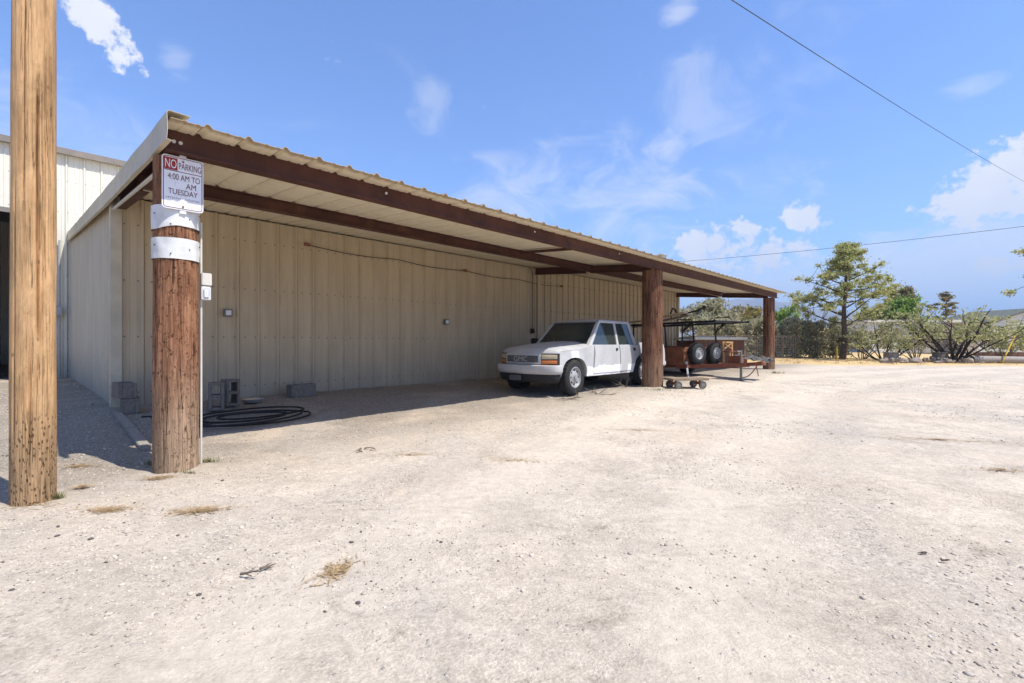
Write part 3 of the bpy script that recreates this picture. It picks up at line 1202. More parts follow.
def hose():
    rnd = random.Random(4)
    pts = []
    c = (1.28, 1.9)
    for i in range(300):
        a = i / 300 * 2 * pi * 3.6 + 2.6
        k = a / (2 * pi)
        R = .52 + .20 * sin(k * 2.2) + .07 * sin(a * 1.7)
        u = c[0] + R * cos(a) * 1.15 + .08 * sin(k * 3.1)
        v = c[1] + R * sin(a) * .62 + .07 * cos(k * 2.3)
        w = uv(u, v)
        pts.append((w.x, w.y, gz(w) + .022 + .012 * (k % 1) + .01 * k))
    tail = []
    for f in np.linspace(0, 1, 40):
        u = .75 - .62 * f
        v = 1.85 + .75 * f + .12 * sin(f * 9)
        w = uv(u, v)
        tail.append((w.x, w.y, gz(w) + .02))
    o = MB().tube(pts, .014, 7).tube(tail, .014, 7).build('hose', M['rubberhose'], None, True)
    tag(o, 'coiled black rubber hose lying on gravel under the roof', 'hose')


hose()

# ------------------------------------------------------------------ pickup truck
def truck_paint():
    t = NT('oxidised white truck paint')
    o = t.obj()
    s = t.sep(o)
    n = t.noise(o, 2.2, 6, .6)
    c = t.scale_col((.46, .455, .445), .85, 1.1, n)
    # bare white touch-up patches along the rocker and round the front arch
    nz = t.noise(t.obj((1.6, 1, 3.2)), 3.4, 5, .6)
    band = t.math('MULTIPLY', t.sm(t.math('ADD', s[2], t.math('MULTIPLY', nz, .16)), .40, .43), t.sm(t.math('ADD', s[2], t.math('MULTIPLY', nz, .16)), .615, .63, 1, 0))
    seg = t.math('MULTIPLY', t.sm(s[0], .42, .46), t.sm(t.math('ADD', s[0], t.math('MULTIPLY', nz, .3)), 2.62, 2.64, 1, 0))
    gap = t.math('SUBTRACT', 1.0, t.math('MULTIPLY', t.sm(s[0], 1.72, 1.74), t.sm(s[0], 2.02, 2.05, 1, 0)))
    pat = t.math('MULTIPLY', t.math('MULTIPLY', band, seg), gap)
    arch = t.math('MULTIPLY', t.math('MULTIPLY', t.sm(s[0], -.12, -.06), t.sm(s[0], .10, .16, 1, 0)), t.sm(t.math('ADD', s[2], t.math('MULTIPLY', nz, -.1)), .80, .82, 1, 0))
    pat = t.math('MAXIMUM', pat, arch)
    side = t.sm(s[1], -.70, -.74, 0, 1)
    c = t.mix(t.math('MULTIPLY', pat, side), c, (.78, .78, .78))
    dust = t.sm(t.math('ADD', s[2], t.math('MULTIPLY', nz, .2)), .38, .52, .6, 0)
    c = t.mix(dust, c, (.36, .32, .27))
    return t.done(c, .42, 0, .4)


M['paint'] = truck_paint()
M['bumper'] = simple('white bumper paint', (.50, .495, .48), .5, 0, .12, 5, dirt=(.46, .44, .41), dirt_amt=.25)
M['amber'] = simple('amber lens', (.55, .17, .04), .25, 0, .1, 9, spec=.5)
M['lamp'] = simple('yellowed headlamp lens', (.50, .42, .27), .2, 0, .15, 9, spec=.5)
M['grille'] = simple('grey grille', (.12, .12, .125), .5, .2, .2, 40)
M['autoglass'] = simple('truck glass', (.035, .045, .04), .06, 0, .2, 2, spec=.7)
M['plastic'] = simple('black plastic', (.022, .022, .024), .6)

tw = uv(6.85, 1.17)
truck = empty('pickup_truck', (tw.x, tw.y, gz(tw) - .015), BROT, 'white four door pickup truck parked under the carport roof', 'pickup truck')
HW = .80


def tdef(p):
    """plan and section curvature of the truck body"""
    a, s, z = p
    sg_ = s / HW
    f = max(0.0, min(1.0, (-a + .15) / .85))
    f2 = max(0.0, min(1.0, (-a - .40) / .28))
    a2 = a + .20 * f2 * abs(sg_) ** 2.8
    s2 = s * (1 - .07 * f ** 2)
    if z > .72:
        s2 *= 1 - .075 * min(1, (z - .72) / .33) ** 1.6
    if z < .52:
        s2 *= 1 - .05 * min(1, (.52 - z) / .2) ** 1.4
    z2 = z
    if z > .66:
        z2 -= .05 * abs(sg_) ** 9 * sstep((.62 - a) / .25) * min(1, (z - .66) / .14)
    if a < .75 and z > .84:
        z2 += .05 * (1 - sg_ ** 2) * min(1, (z - .84) / .1)
        if abs(sg_) < .62:
            z2 += .022 * sstep((.62 - abs(sg_)) / .10) * sstep((a + .55) / .5)
    return (a2, s2, z2)


def arc(cx, cz, r, a0, a1, n=14):
    return [(cx + r * cos(a0 + (a1 - a0) * i / n), cz + r * sin(a0 + (a1 - a0) * i / n)) for i in range(n + 1)]


def slab(poly, s0, s1, nseg, deform=True):
    """poly (a,z) outline swept across s with deformation"""
    m = MB()
    n = len(poly)
    vs, fs = [], []
    for i in range(nseg + 1):
        s = s0 + (s1 - s0) * i / nseg
        for a, z in poly:
            vs.append(tdef((a, s, z)) if deform else (a, s, z))
    for i in range(nseg):
        for k in range(n):
            k2 = (k + 1) % n
            fs.append((i * n + k, i * n + k2, (i + 1) * n + k2, (i + 1) * n + k))
    m.add(vs, fs)
    m.add(vs[:n], [tuple(range(n))])
    m.add(vs[-n:], [tuple(range(n - 1, -1, -1))])
    return m


def dense(poly, maxlen=.12):
    out = []
    for i, p in enumerate(poly):
        q = poly[(i + 1) % len(poly)]
        d = sqrt((q[0] - p[0]) ** 2 + (q[1] - p[1]) ** 2)
        k = max(1, int(d / maxlen))
        for j in range(k):
            out.append((p[0] + (q[0] - p[0]) * j / k, p[1] + (q[1] - p[1]) * j / k))
    return out


WR = .345     # tyre radius
farch = arc(0, WR + .02, .415, 0, pi, 16)
body_poly = [(-.66, .47), (-.685, .58), (-.685, .75), (-.67, .835), (-.61, .88), (-.5, .91), (0, .94), (.62, .985), (.66, .985), (2.55, .975), (2.58, .95), (2.58, .80)] + arc(2.74, WR + .02, .42, .63 * pi, pi, 6) + [(2.32, .345), (.46, .345)] + farch + [(-.45, .47)]
body = slab(dense(body_poly), -HW, HW, 22).build('body', M['paint'], truck, True, angle=35)
# wheel wells
MB().box((0, 0, .56), (.80, 1.3, .42)).build('wheel_well', M['dark'], truck)
MB().box((1.45, 0, .36), (4.2, .9, .14)).build('chassis', M['dark'], truck)
# doors (near and far), slightly proud with open seams
for sgn in (-1, 1):
    for dname, poly, hx in (('front_door', [(.72, .965), (.70, .80), (.66, .60), (.66, .40), (1.68, .40), (1.68, .965)], 1.57),
                            ('rear_door', [(1.71, .965), (1.71, .40), (2.26, .40), (2.29, .55), (2.38, .68), (2.50, .77), (2.50, .965)], 2.36)):
        s0, s1 = sorted((sgn * (HW - .03), sgn * (HW + .010)))
        d = slab(dense(poly), s0, s1, 3).build(dname, M['paint'], truck, True, angle=35)
        MB().box((hx, sgn * (HW + .008) * .965, .868), (.10, .03, .075)).build('handle', M['plastic'], d, bevel=.008)
# greenhouse
glass_frames = MB()


def lerp(p, q, f):
    return Vector(p) + (Vector(q) - Vector(p)) * f


def opening(shell, c, ins, depth):
    """c: 4 corners ccw from outside; frame with reveal; returns the sunken inner corners"""
    c = [Vector(p) for p in c]
    nrm = (c[1] - c[0]).cross(c[3] - c[0]).normalized()
    l, r, b, t = ins
    def P(fx, fz):
        return lerp(lerp(c[0], c[1], fx), lerp(c[3], c[2], fx), fz)
    inner = [P(l, b), P(1 - r, b), P(1 - r, 1 - t), P(l, 1 - t)]
    sunk = [p - nrm * depth for p in inner]
    for i in range(4):
        j = (i + 1) % 4
        shell.add([c[i], c[j], inner[j], inner[i]], [(0, 1, 2, 3)])
        shell.add([inner[i], inner[j], sunk[j], sunk[i]], [(0, 1, 2, 3)])
    return sunk


sh = MB()
bz, tz = .96, 1.505
bs, ts = .742, .63          # half widths at belt and roof
A0, A1, B_, C1, C0 = .54, 1.10, 1.695, 2.36, 2.53
panes = []
for sg_ in (-1, 1):
    q1 = [(A0, sg_ * bs, bz), (B_, sg_ * bs, bz), (B_, sg_ * ts, tz), (A1, sg_ * ts, tz)]
    q2 = [(B_, sg_ * bs, bz), (C0, sg_ * bs, bz), (C1, sg_ * ts, tz), (B_, sg_ * ts, tz)]
    if sg_ > 0:
        q1 = [q1[1], q1[0], q1[3], q1[2]]
        q2 = [q2[1], q2[0], q2[3], q2[2]]
    i1 = (.10, .04, .035, .09) if sg_ < 0 else (.04, .10, .035, .09)
    i2 = (.05, .14, .035, .09) if sg_ < 0 else (.14, .05, .035, .09)
    panes.append(opening(sh, q1, i1, .02))
    panes.append(opening(sh, q2, i2, .02))
ws = [(A0, bs, bz), (A0, -bs, bz), (A1, -ts, tz), (A1, ts, tz)]
wsp = opening(sh, ws, (.05, .05, .02, .05), .012)
rw = [(C0, -bs, bz), (C0, bs, bz), (C1, ts, tz), (C1, -ts, tz)]
rwp = opening(sh, rw, (.08, .08, .08, .10), .012)
cab = sh.build('cab_frame', M['paint'], truck, fix=False)
for pn_ in panes:
    MB().add(pn_, [(0, 1, 2, 3)]).build('side_window', M['autoglass'], cab, fix=False)
MB().add(wsp, [(0, 1, 2, 3)]).build('windshield', M['autoglass'], truck, fix=False)
MB().add(rwp, [(0, 1, 2, 3)]).build('rear_window', M['autoglass'], truck, fix=False)
# wiper
MB().bar((.58, -.1, 1.01), (.72, -.55, 1.11), .014, .012).build('wiper', M['plastic'], truck)
# crowned roof
rows = []
for i in range(9):
    f = i / 8
    a = A1 - .05 + (C1 - A1 + .09) * f
    e = 1 - (2 * f - 1) ** 4
    rows.append([(a, s * (ts + .012), tz - .02 + .075 * (e * .75 + .25 * e * (1 - s * s)) * (1 - abs(s) ** 6)) for s in np.linspace(-1, 1, 13)])
MB().strip(rows).build('roof', M['paint'], truck, True)
# bed
bed_poly = [(2.60, 1.03), (3.86, 1.02), (3.90, .97), (3.90, .47), (3.20, .44)] + arc(2.74, WR + .02, .42, 0, .605 * pi, 10)[1:]
for sgn in (-1, 1):
    s0, s1 = sorted((sgn * (HW - .05), sgn * (HW + .002)))
    slab(dense(bed_poly), s0, s1, 3).build('bed_side', M['paint'], truck, True, angle=35)
MB().box((3.3, 0, .58), (1.16, 1.45, .04)).box((2.63, 0, .78), (.04, 1.45, .44)).build('bed_floor', M['paint'], truck)
MB().box((3.87, 0, .72), (.05, 1.46, .50)).build('tailgate', M['paint'], truck, bevel=.01)
MB().box((3.98, 0, .50), (.12, 1.55, .16)).build('rear_bumper', M['bumper'], truck, bevel=.03)
# front bumper, valance, grille, lamps
def front_strip(name, z0, z1, out, s_lim, mat, parent=truck, thick=.08, n=24, bev=0, s_from=None):
    m = MB()
    rows = []
    s_from = -s_lim if s_from is None else s_from
    for i in range(n + 1):
        s = s_from + (s_lim - s_from) * i / n
        a0, s0, _ = tdef((-.685, s, .6))
        k = abs(s / HW)
        a0 -= out * (1 - .25 * k ** 4)
        rows.append([(a0 + thick, s0, z0), (a0 + .012, s0, z0), (a0, s0, z0 + .02), (a0, s0, (z0 + z1) / 2), (a0, s0, z1 - .02), (a0 + .012, s0, z1), (a0 + thick, s0, z1)])
    m.strip(rows)
    m.add(rows[0], [tuple(range(7))])
    m.add(rows[-1], [tuple(range(6, -1, -1))])
    return m.build(name, mat, parent, True, angle=50)


def bumper(name, prof, plan_off, mat):
    """prof: (outset, z) section, swept along a rounded plan path from arch to arch"""
    path = [(-.43, -.80), (-.49, -.80), (-.55, -.785), (-.605, -.75), (-.66, -.68), (-.71, -.57), (-.755, -.42), (-.79, -.22), (-.805, 0)]
    path = path + [(a, -s_) for a, s_ in path[-2::-1]]
    rows = []
    for i, (a, s_) in enumerate(path):
        p, q = path[max(0, i - 1)], path[min(len(path) - 1, i + 1)]
        tx, ty = q[0] - p[0], q[1] - p[1]
        l_ = sqrt(tx * tx + ty * ty)
        nx_, ny_ = -ty / l_, tx / l_          # outward
        rows.append([(a + nx_ * (o_ + plan_off), s_ + ny_ * (o_ + plan_off), z) for o_, z in prof])
    m = MB().strip(rows)
    k = len(prof)
    m.add(rows[0], [tuple(range(k))])
    m.add(rows[-1], [tuple(range(k - 1, -1, -1))])
    return m.build(name, mat, truck, True, angle=50)


bumper('front_bumper', [(-.06, .60), (-.003, .60), (.012, .592), (.016, .56), (.014, .49), (.0, .445), (-.03, .425), (-.06, .425)], .0, M['bumper'])
bumper('valance', [(-.10, .424), (-.03, .424), (-.025, .37), (-.045, .30), (-.075, .265), (-.14, .26)], -.01, M['plastic'])
MB().box((-.835, .05, .352), (.012, .30, .10)).build('number_plate', M['grille'], truck)
front_strip('grille_surround', .605, .812, .03, .50, M['bumper'], thick=.05)
g = front_strip('grille', .645, .782, .038, .44, M['grille'], thick=.03)
gm = MB()
for i in range(6):
    z = .655 + i * .024
    for s in np.linspace(-.40, .34, 12):
        a0, s0, _ = tdef((-.685, s + .03, .6))
        gm.box((a0 - .044, s0, z), (.012, .055, .008))
gm.build('grille_bar', M['darkbox'], g)
text_mesh('GMC', M['bumper'], g, .36, .095, (-.736, .0, .714), lambda a, b: (0, -a, b), 'emblem')
for sgn in (-1, 1):
    a, b = sorted((sgn * .50, sgn * .81))
    front_strip('lamp_bezel', .600, .822, .026, b, M['plastic'], thick=.05, s_from=a, n=8)
    a, b = sorted((sgn * .515, sgn * .795))
    h = front_strip('headlight', .705, .808, .034, b, M['lamp'], thick=.06, s_from=a, n=8)
    front_strip('turn_signal', .612, .700, .034, b, M['amber'], parent=h, thick=.06, s_from=a, n=8)
# mirror on the far side
MB().box((.74, .90, 1.06), (.10, .18, .13)).bar((.78, .76, 1.01), (.76, .84, 1.04), .04).build('mirror', M['plastic'], truck, bevel=.02)


def make_wheel(parent, r=WR, w=.21, outer=-1, rimr=.205, holes=8, name='wheel'):
    wl = empty(name, parent=parent)
    m = MB()
    pr = [(rimr - .01, -w / 2 + .03), (rimr + .01, -w / 2 + .005), (r - .055, -w / 2), (r - .015, -w / 2 + .018), (r, -w / 2 + .04),
          (r, w / 2 - .04), (r - .015, w / 2 - .018), (r - .055, w / 2), (rimr + .01, w / 2 - .005), (rimr - .01, w / 2 - .03)]
    m.lathe(pr, 40, 'y')
    # tread blocks
    for k in range(30):
        a = 2 * pi * k / 30
        for y in (-.06, .0, .06):
            rot = Matrix.Rotation(-a + (.1 if y else 0), 3, 'Y')
            m.box((cos(a) * (r + .002), y, sin(a) * (r + .002)), (.010, .045, .045), rot)
    m.build('tyre', M['tyre'], wl, True)
    m = MB()
    o = outer
    m.lathe([(rimr + .006, o * (w / 2 - .012)), (rimr - .012, o * (w / 2 - .006)), (rimr - .025, o * (w / 2 - .035)), (rimr - .06, o * (w / 2 - .05)), (.10, o * (w / 2 - .022)), (.055, o * (w / 2 - .02)), (.05, o * (w / 2 + .012)), (0, o * (w / 2 + .014))], 36, 'y')
    m.lathe([(rimr, -w / 2 + .02), (rimr, w / 2 - .02)], 36, 'y')
    m.build('rim', M['rim'] if holes else M['hub'], wl, True)
    return wl


for a, s, o in ((0, -.70, -1), (0, .70, 1), (2.74, -.70, -1), (2.74, .70, 1)):
    wl = make_wheel(truck, outer=o)
    wl.location = (a, s, WR + .005)
    if a == 0:
        wl.rotation_euler = (0, .4, .06)

truck.scale = (1.04, 1.04, 1.05)

# ------------------------------------------------------------------ rusty pickup bed trailer
th = radians(-60)                       # heading of the tongue
TF = Vector((5.90, 14.65, 0))
TF.z = gz(TF)
trl = empty('utility_trailer', TF, th, 'rusty red trailer made from a pickup bed with black overhead rack', 'trailer')
# local x = towards the coupler, y = left of heading (far side +)
BW, BL, DK = .86, 2.35, .36
side_poly = [(0, .36), (0, .86), (-.03, .92), (-.10, .93), (-BL, .93), (-BL, .36)] + [( -1.62, .36)] + arc(-1.2, .36, .42, pi, 0, 12)[1:]
for sgn in (-1, 1):
    MB().prism(side_poly, 'y', sgn * BW, sgn * (BW - .05)).build('bed_side', M['rust'], trl, bevel=.006)
fw = [(-BW, .34), (BW, .34), (BW, .80), (BW - .05, .88), (BW - .14, .92), (-BW + .14, .92), (-BW + .05, .88), (-BW, .80)]
MB().prism(fw, 'x', .0, .06).build('front_panel', M['rust'], trl, bevel=.015)
MB().box((-BL / 2, 0, .40), (BL, 2 * BW - .12, .06)).build('bed_floor', M['rust'], trl)
MB().box((-BL, 0, .65), (.05, 2 * BW - .12, .54)).build('tailgate', M['rust'], trl)
fr = MB()
fr.bar((-.3, -.78, .30), (1.55, -.05, .42), .09, .11)
fr.bar((-.3, .78, .30), (1.55, .05, .42), .09, .11)
fr.bar((1.30, 0, .42), (1.95, 0, .47), .09, .10)
fr.box((.12, 0, .345), (.10, 1.7, .09))
fr.box((-1.2, 0, .27), (.1, 1.6, .09))
fr.build('tongue', M['rustlight'], trl, bevel=.008)
MB().lathe([(0, .06), (.05, .055), (.075, .02), (.075, -.05), (.05, -.06)], 14, 'z', (2.0, 0, .49)).bar((1.85, 0, .5), (2.0, 0, .52), .08, .05).build('coupler', M['rust'], trl, True)
jk = MB().tube([(1.42, -.10, -.0), (1.42, -.10, .84)], .035).lathe([(.0, .03), (.06, .025), (.09, 0), (0, 0)], 14, 'z', (1.42, -.10, -.03))
jko = jk.build('jack', M['darkbox'], trl, True)
MB().bar((1.42, -.10, .80), (1.42, -.26, .82), .02).build('crank', M['greybox'], jko)
ch = []
for i in range(16):
    f = i / 15
    ch.append((1.42 + .45 * f, -.02, .06 + .40 * f ** 2))
MB().tube(ch, .016, 5).tube([(1.78, .05, .42), (1.84, .06, .12)], .014, 5).build('safety_chain', M['rust'], trl)
for sgn in (-1, 1):
    wl = make_wheel(trl, .33, .19, sgn, .19)
    wl.location = (-1.2, sgn * .80, .33)
# prop under the front corner
MB().bar((.10, -.80, .42), (.22, -.86, .02), .05, .05).lathe([(0, .05), (.05, .04), (.05, -.03)], 10, 'z', (.1, -.80, .44)).build('corner_prop', M['greybox'], trl)
# black ladder rack
RZ = 1.64
rkb = MB()
for sgn in (-1, 1):
    rkb.bar((-BL + .1, sgn * .76, RZ), (1.1, sgn * .76, RZ + .03), .05, .06)
    for x in (-BL + .25, -.9, -.05):
        rkb.bar((x, sgn * .80, .92), (x - .03, sgn * .76, RZ), .045, .045)
    rkb.bar((-.05, sgn * .78, RZ - .25), (.30, sgn * .76, RZ), .03, .04)
    rkb.tube([(-.06, sgn * .79, RZ - .32), (.05, sgn * .77, RZ - .10), (.22, sgn * .76, RZ - .01)], .02, 6)
for x in (-BL + .2, -1.2, -.05, .55, 1.05):
    rkb.bar((x, -.78, RZ + .03), (x, .78, RZ + .03), .04, .04)
for x in (-.6, .75):
    rkb.tube([(x, -.4, RZ + .06), (x + .05, -.4, RZ + .14), (x + .5, -.35, RZ + .14), (x + .55, -.35, RZ + .05)], .014, 6)
rkb.build('ladder_rack', M['black'], trl)


def on_trailer(o, p, r=(0, 0, 0)):
    R = Matrix.Rotation(th, 4, 'Z')
    o.location = TF + R.to_3x3() @ Vector(p)
    o.rotation_euler = (r[0], r[1], r[2] + th)
    return o


# two spare wheels leaning on the front panel
for i, (y, lab) in enumerate(((-.42, 'spare wheel on trailer front, the one nearer the middle post'), (.40, 'spare wheel on trailer front, the one farther from the middle post'))):
    sp = make_wheel(None, .32, .20, -1, .175, 0, 'spare_wheel')
    on_trailer(sp, (.19, y, .72), (0, 0, pi / 2 + .0))
    tag(sp, lab, 'wheel', 'spare wheels on the trailer')
# boards on the rack
for i, (y, z, c, lab) in enumerate(((-.62, .05, 'plank', 'upper pale board lying across the black trailer rack'), (-.45, -.06, 'board', 'lower grey board lying across the black trailer rack'))):
    bd = MB().box((0, 0, 0), (2.3, .20, .045)).build('board', M[c], None, bevel=.005)
    on_trailer(bd, (-1.25, y, RZ + .17 + z), (0, -.10 - .04 * i, .05))
    tag(bd, lab, 'board')
pts = [(-1.35, -.3, .10), (-1.38, -.3, .32), (-1.30, -.3, .46), (-1.2, -.3, .42), (-1.12, -.3, .26), (-.9, -.3, .24), (-.6, -.3, .30), (-.35, -.3, .33), (-.12, -.3, .42)]
hk = MB().tube([(x, y, z) for x, y, z in pts], .026, 8).lathe([(0, -.06), (.055, -.04), (.06, .02), (0, .06)], 10, 'z', (-.1, -.3, .43)).build('bent_pipe', M['black'], None, True)
on_trailer(hk, (.45, 0, RZ + .06))
tag(hk, 'bent black pipe with a knob on top of the trailer rack', 'pipe')


# small wooden chair frame on the tongue
ck = empty('wooden_chair', (0, 0, 0), 0, 'small yellow wooden chair frame standing on the trailer tongue', 'chair')
m = MB()
for x in (-.15, .15):
    m.box((x, -.13, .17), (.035, .035, .34))
    m.bar((x, .13, 0), (x, .16, .62), .035)
m.build('leg', M['pinewood'], ck)
MB().box((0, 0, .33), (.35, .32, .03)).build('seat', M['rustlight'], ck, bevel=.005)
m = MB()
m.box((0, .15, .60), (.36, .03, .05)).bar((-.14, .135, .40), (.14, .15, .58), .03, .025).bar((.14, .13, .40), (-.14, .145, .58), .03, .022)
m.build('backrest', M['pinewood'], ck)
on_trailer(ck, (.62, .60, .43), (0, 0, -pi / 2 + 1.1))
ck.rotation_euler = (0, 0, .25)
ck.scale = (1.05, 1.05, 1.05)
bxr = MB()
bxr.box((0, 0, .09), (.42, .34, .18))
bxr.box((0, 0, .195), (.45, .37, .025))
bxr = bxr.build('tool_box', M['rustlight'], None, bevel=.006)
on_trailer(bxr, (1.12, .18, .46), (0, -.05, .2))
tag(bxr, 'small rust red box lying on the trailer tongue beside the jack', 'box')
rows = []
for i in range(14):
    rows.append([(i * .075 - .5, j * .07 - .3, .10 * mnoise.noise(Vector((i * .5, j * .5, 2))) + .06 * mnoise.noise(Vector((i * 1.3, j * 1.2, 7)))) for j in range(10)])
sc = MB().strip(rows).build('scrap_sheet', M['mesh'], None, False, fix=False)
md = sc.modifiers.new('thickness', 'SOLIDIFY')
md.thickness = .006
on_trailer(sc, (1.42, .50, .60), (.1, .12, .3))
tag(sc, 'crumpled grey sheet lying on the end of the trailer tongue', 'sheet')

# plank dolly in front of the middle post
dw = uv(9.82, -.70)
dl_ = empty('plank_dolly', (dw.x, dw.y, gz(dw)), BROT - .62, 'low wooden plank dolly on four small wheels beside the middle post', 'dolly')
MB().box((0, 0, .225), (.92, .44, .05)).box((-.3, 0, .205), (.06, .36, .03)).box((.3, 0, .205), (.06, .36, .03)).build('deck', M['plankdark'], dl_, bevel=.005)
for x in (-.31, .31):
    for y in (-.19, .19):
        wl = empty('wheel', (x, y, .092), 0, parent=dl_)
        MB().lathe([(.045, -.028), (.082, -.032), (.092, -.02), (.092, .02), (.082, .032), (.045, .028)], 22, 'y').build('tyre', M['dustytyre'], wl, True)
        MB().lathe([(0, -.03), (.03, -.032), (.055, -.024), (.055, .024), (.03, .032), (0, .03)], 16, 'y').build('hub', M['darkbox'], wl, True)
    MB().tube([(x, -.15, .105), (x, .15, .105)], .014).bar((x - .07, 0, .2), (x, 0, .11), .04, .03).bar((x + .07, 0, .2), (x, 0, .11), .04, .028).build('axle', M['rust'], dl_)

# brown bin with a white lid behind the trailer
bp = at(710, 19.2)
bn = empty('wooden_bin', (bp.x, bp.y, gz(bp) + .08), .28, 'brown plank bin with off-white flat lid behind the trailer', 'bin')
m = MB()
for k in range(11):
    m.box((-1.05 + k * .21, -.55, .52), (.20, .03, .98))
for k in range(5):
    m.box((-1.14, -.42 + k * .22, .52), (.03, .21, .98)).box((1.14, -.42 + k * .22, .52), (.03, .21, .98))
m.box((0, .58, .52), (2.3, .03, .98))
m.build('side', M['redwood'], bn)
MB().box((0, 0, 1.08), (2.5, 1.4, .10)).box((-.1, .1, 1.15), (1.7, .8, .04)).build('lid', M['whitelid'], bn, bevel=.02)

# dead branches by the truck wheel and twigs on the open ground
def dead_branch(name, w, size, seed, lab, up=.5, n=7):
    rnd = random.Random(seed)
    m = MB()
    def grow(p, d, ln, r, lev):
        pts = [p]
        for i in range(4):
            d = (d + Vector((rnd.uniform(-.3, .3), rnd.uniform(-.3, .3), rnd.uniform(-.22, .16)))).normalized()
            q = pts[-1] + d * ln / 4
            q.z = max(q.z, .006)
            pts.append(q)
        m.tube(pts, [r * (1 - .18 * i) for i in range(5)], 5)
        if lev:
            for k in range(3):
                grow(pts[rnd.choice((1, 2, 3))], (d + Vector((rnd.uniform(-1, 1), rnd.uniform(-1, 1), rnd.uniform(-.2, .5)))).normalized(), ln * .55, r * .6, lev - 1)
    for k in range(n):
        a = rnd.uniform(0, 2 * pi)
        grow(Vector((rnd.uniform(-.05, .05), rnd.uniform(-.05, .05), .01)), Vector((cos(a), sin(a), rnd.uniform(0, up))).normalized(), size * rnd.uniform(.6, 1), .008, 1)
    o = m.build(name, M['twig'], None)
    o.location = (w.x, w.y, gz(w))
    tag(o, lab, 'branch')
    return o


dead_branch('dead_branch', uv(6.42, .15), .38, 1, 'tangle of dry twigs in front of the pickup front wheel', .5, 6)
dead_branch('dead_branch', uv(7.35, .12), .33, 2, 'dry twigs on the ground just behind the pickup front wheel', .9, 5)
dead_branch('dead_branch', uv(8.9, .35), .4, 5, 'dry weed under the pickup near its rear wheel', 1.2, 5)
for i, (px, py, sz, lab) in enumerate(((362, 449, .22, 'thin dry twig on gravel in front of the tan wall'), (255, 570, .13, 'crooked twig on pale dirt below the sign post'), (940, 556, .05, 'tiny twig on the pale dirt at lower right'))):
    dist = (CAMH - .01) * FPX / (py - CY)
    dead_branch('dry_twig', at(px, dist), sz, 20 + i, lab, .12, 2)


# ------------------------------------------------------------------ loose gravel, straw and weeds
def gravel():
    t = NT('loose stones')
    g = t.N.new('ShaderNodeNewGeometry')
    r = g.outputs['Random Per Island']
    c = t.mix(r, (.36, .305, .25), (.60, .52, .42))
    rr = t.math('FRACT', t.math('MULTIPLY', r, 13.7))
    c = t.mix(t.sm(rr, .93, .96), c, (.10, .09, .085))
    c = t.mix(t.sm(rr, .0, .05, 1, 0), c, (.64, .58, .50))
    m = t.done(c, .9, 0, .2)
    phi = (1 + 5 ** .5) / 2
    iv = np.array([(-1, phi, 0), (1, phi, 0), (-1, -phi, 0), (1, -phi, 0), (0, -1, phi), (0, 1, phi), (0, -1, -phi), (0, 1, -phi), (phi, 0, -1), (phi, 0, 1), (-phi, 0, -1), (-phi, 0, 1)]) / 1.9
    fc = np.array([(0, 11, 5), (0, 5, 1), (0, 1, 7), (0, 7, 10), (0, 10, 11), (1, 5, 9), (5, 11, 4), (11, 10, 2), (10, 7, 6), (7, 1, 8), (3, 9, 4), (3, 4, 2), (3, 2, 6), (3, 6, 8), (3, 8, 9), (4, 9, 5), (2, 4, 11), (6, 2, 10), (8, 6, 7), (9, 8, 1)])
    V, F = [], []
    n = 0
    cnt = 0
    while cnt < 20000:
        # in building and yard coordinates, denser near the front
        y = .9 + 13.5 * RNG.random() ** 1.6
        x = RNG.uniform(-1.25, 1.25) * y + RNG.uniform(-.6, .6)
        dens = mnoise.fractal(Vector((x * .55, y * .55, 1.7)), 1, 2, 3)
        rx, ry = x - P0.x, y - P0.y
        v = rx * D2.x + ry * D2.y
        u = rx * D1.x + ry * D1.y
        p = .12 + 1.5 * dens + (.5 if v > -1.2 else 0)
        if RNG.random() > p or (v > 3.95 and u > -.05):
            continue
        s = .0025 + .0035 * RNG.random() + .008 * RNG.random() ** 10
        s *= 1 + .045 * y
        sc3 = np.array((RNG.uniform(.7, 1.3), RNG.uniform(.7, 1.3), RNG.uniform(.4, .8))) * s
        a = RNG.uniform(0, 2 * pi)
        w = iv * (1 + RNG.uniform(-.22, .22, (12, 3))) * sc3
        R = np.array(((cos(a), -sin(a), 0), (sin(a), cos(a), 0), (0, 0, 1)))
        w = w @ R.T
        q = Vector((x, y, 0))
        z = ground_z(x, y) + .018 * mnoise.noise(q * .7) + .012 * mnoise.noise(q * 2.1) + .007 * mnoise.noise(q * 6.3) + .004 * mnoise.noise(q * 14)
        V.append(w + np.array((x, y, z + s * .15)))
        F.append(fc + n)
        n += 12
        cnt += 1
    o = np_mesh('gravel', np.concatenate(V), np.concatenate(F), m)
    tag(o, 'loose pale and grey gravel scattered on the dirt', kind='stuff')


gravel()


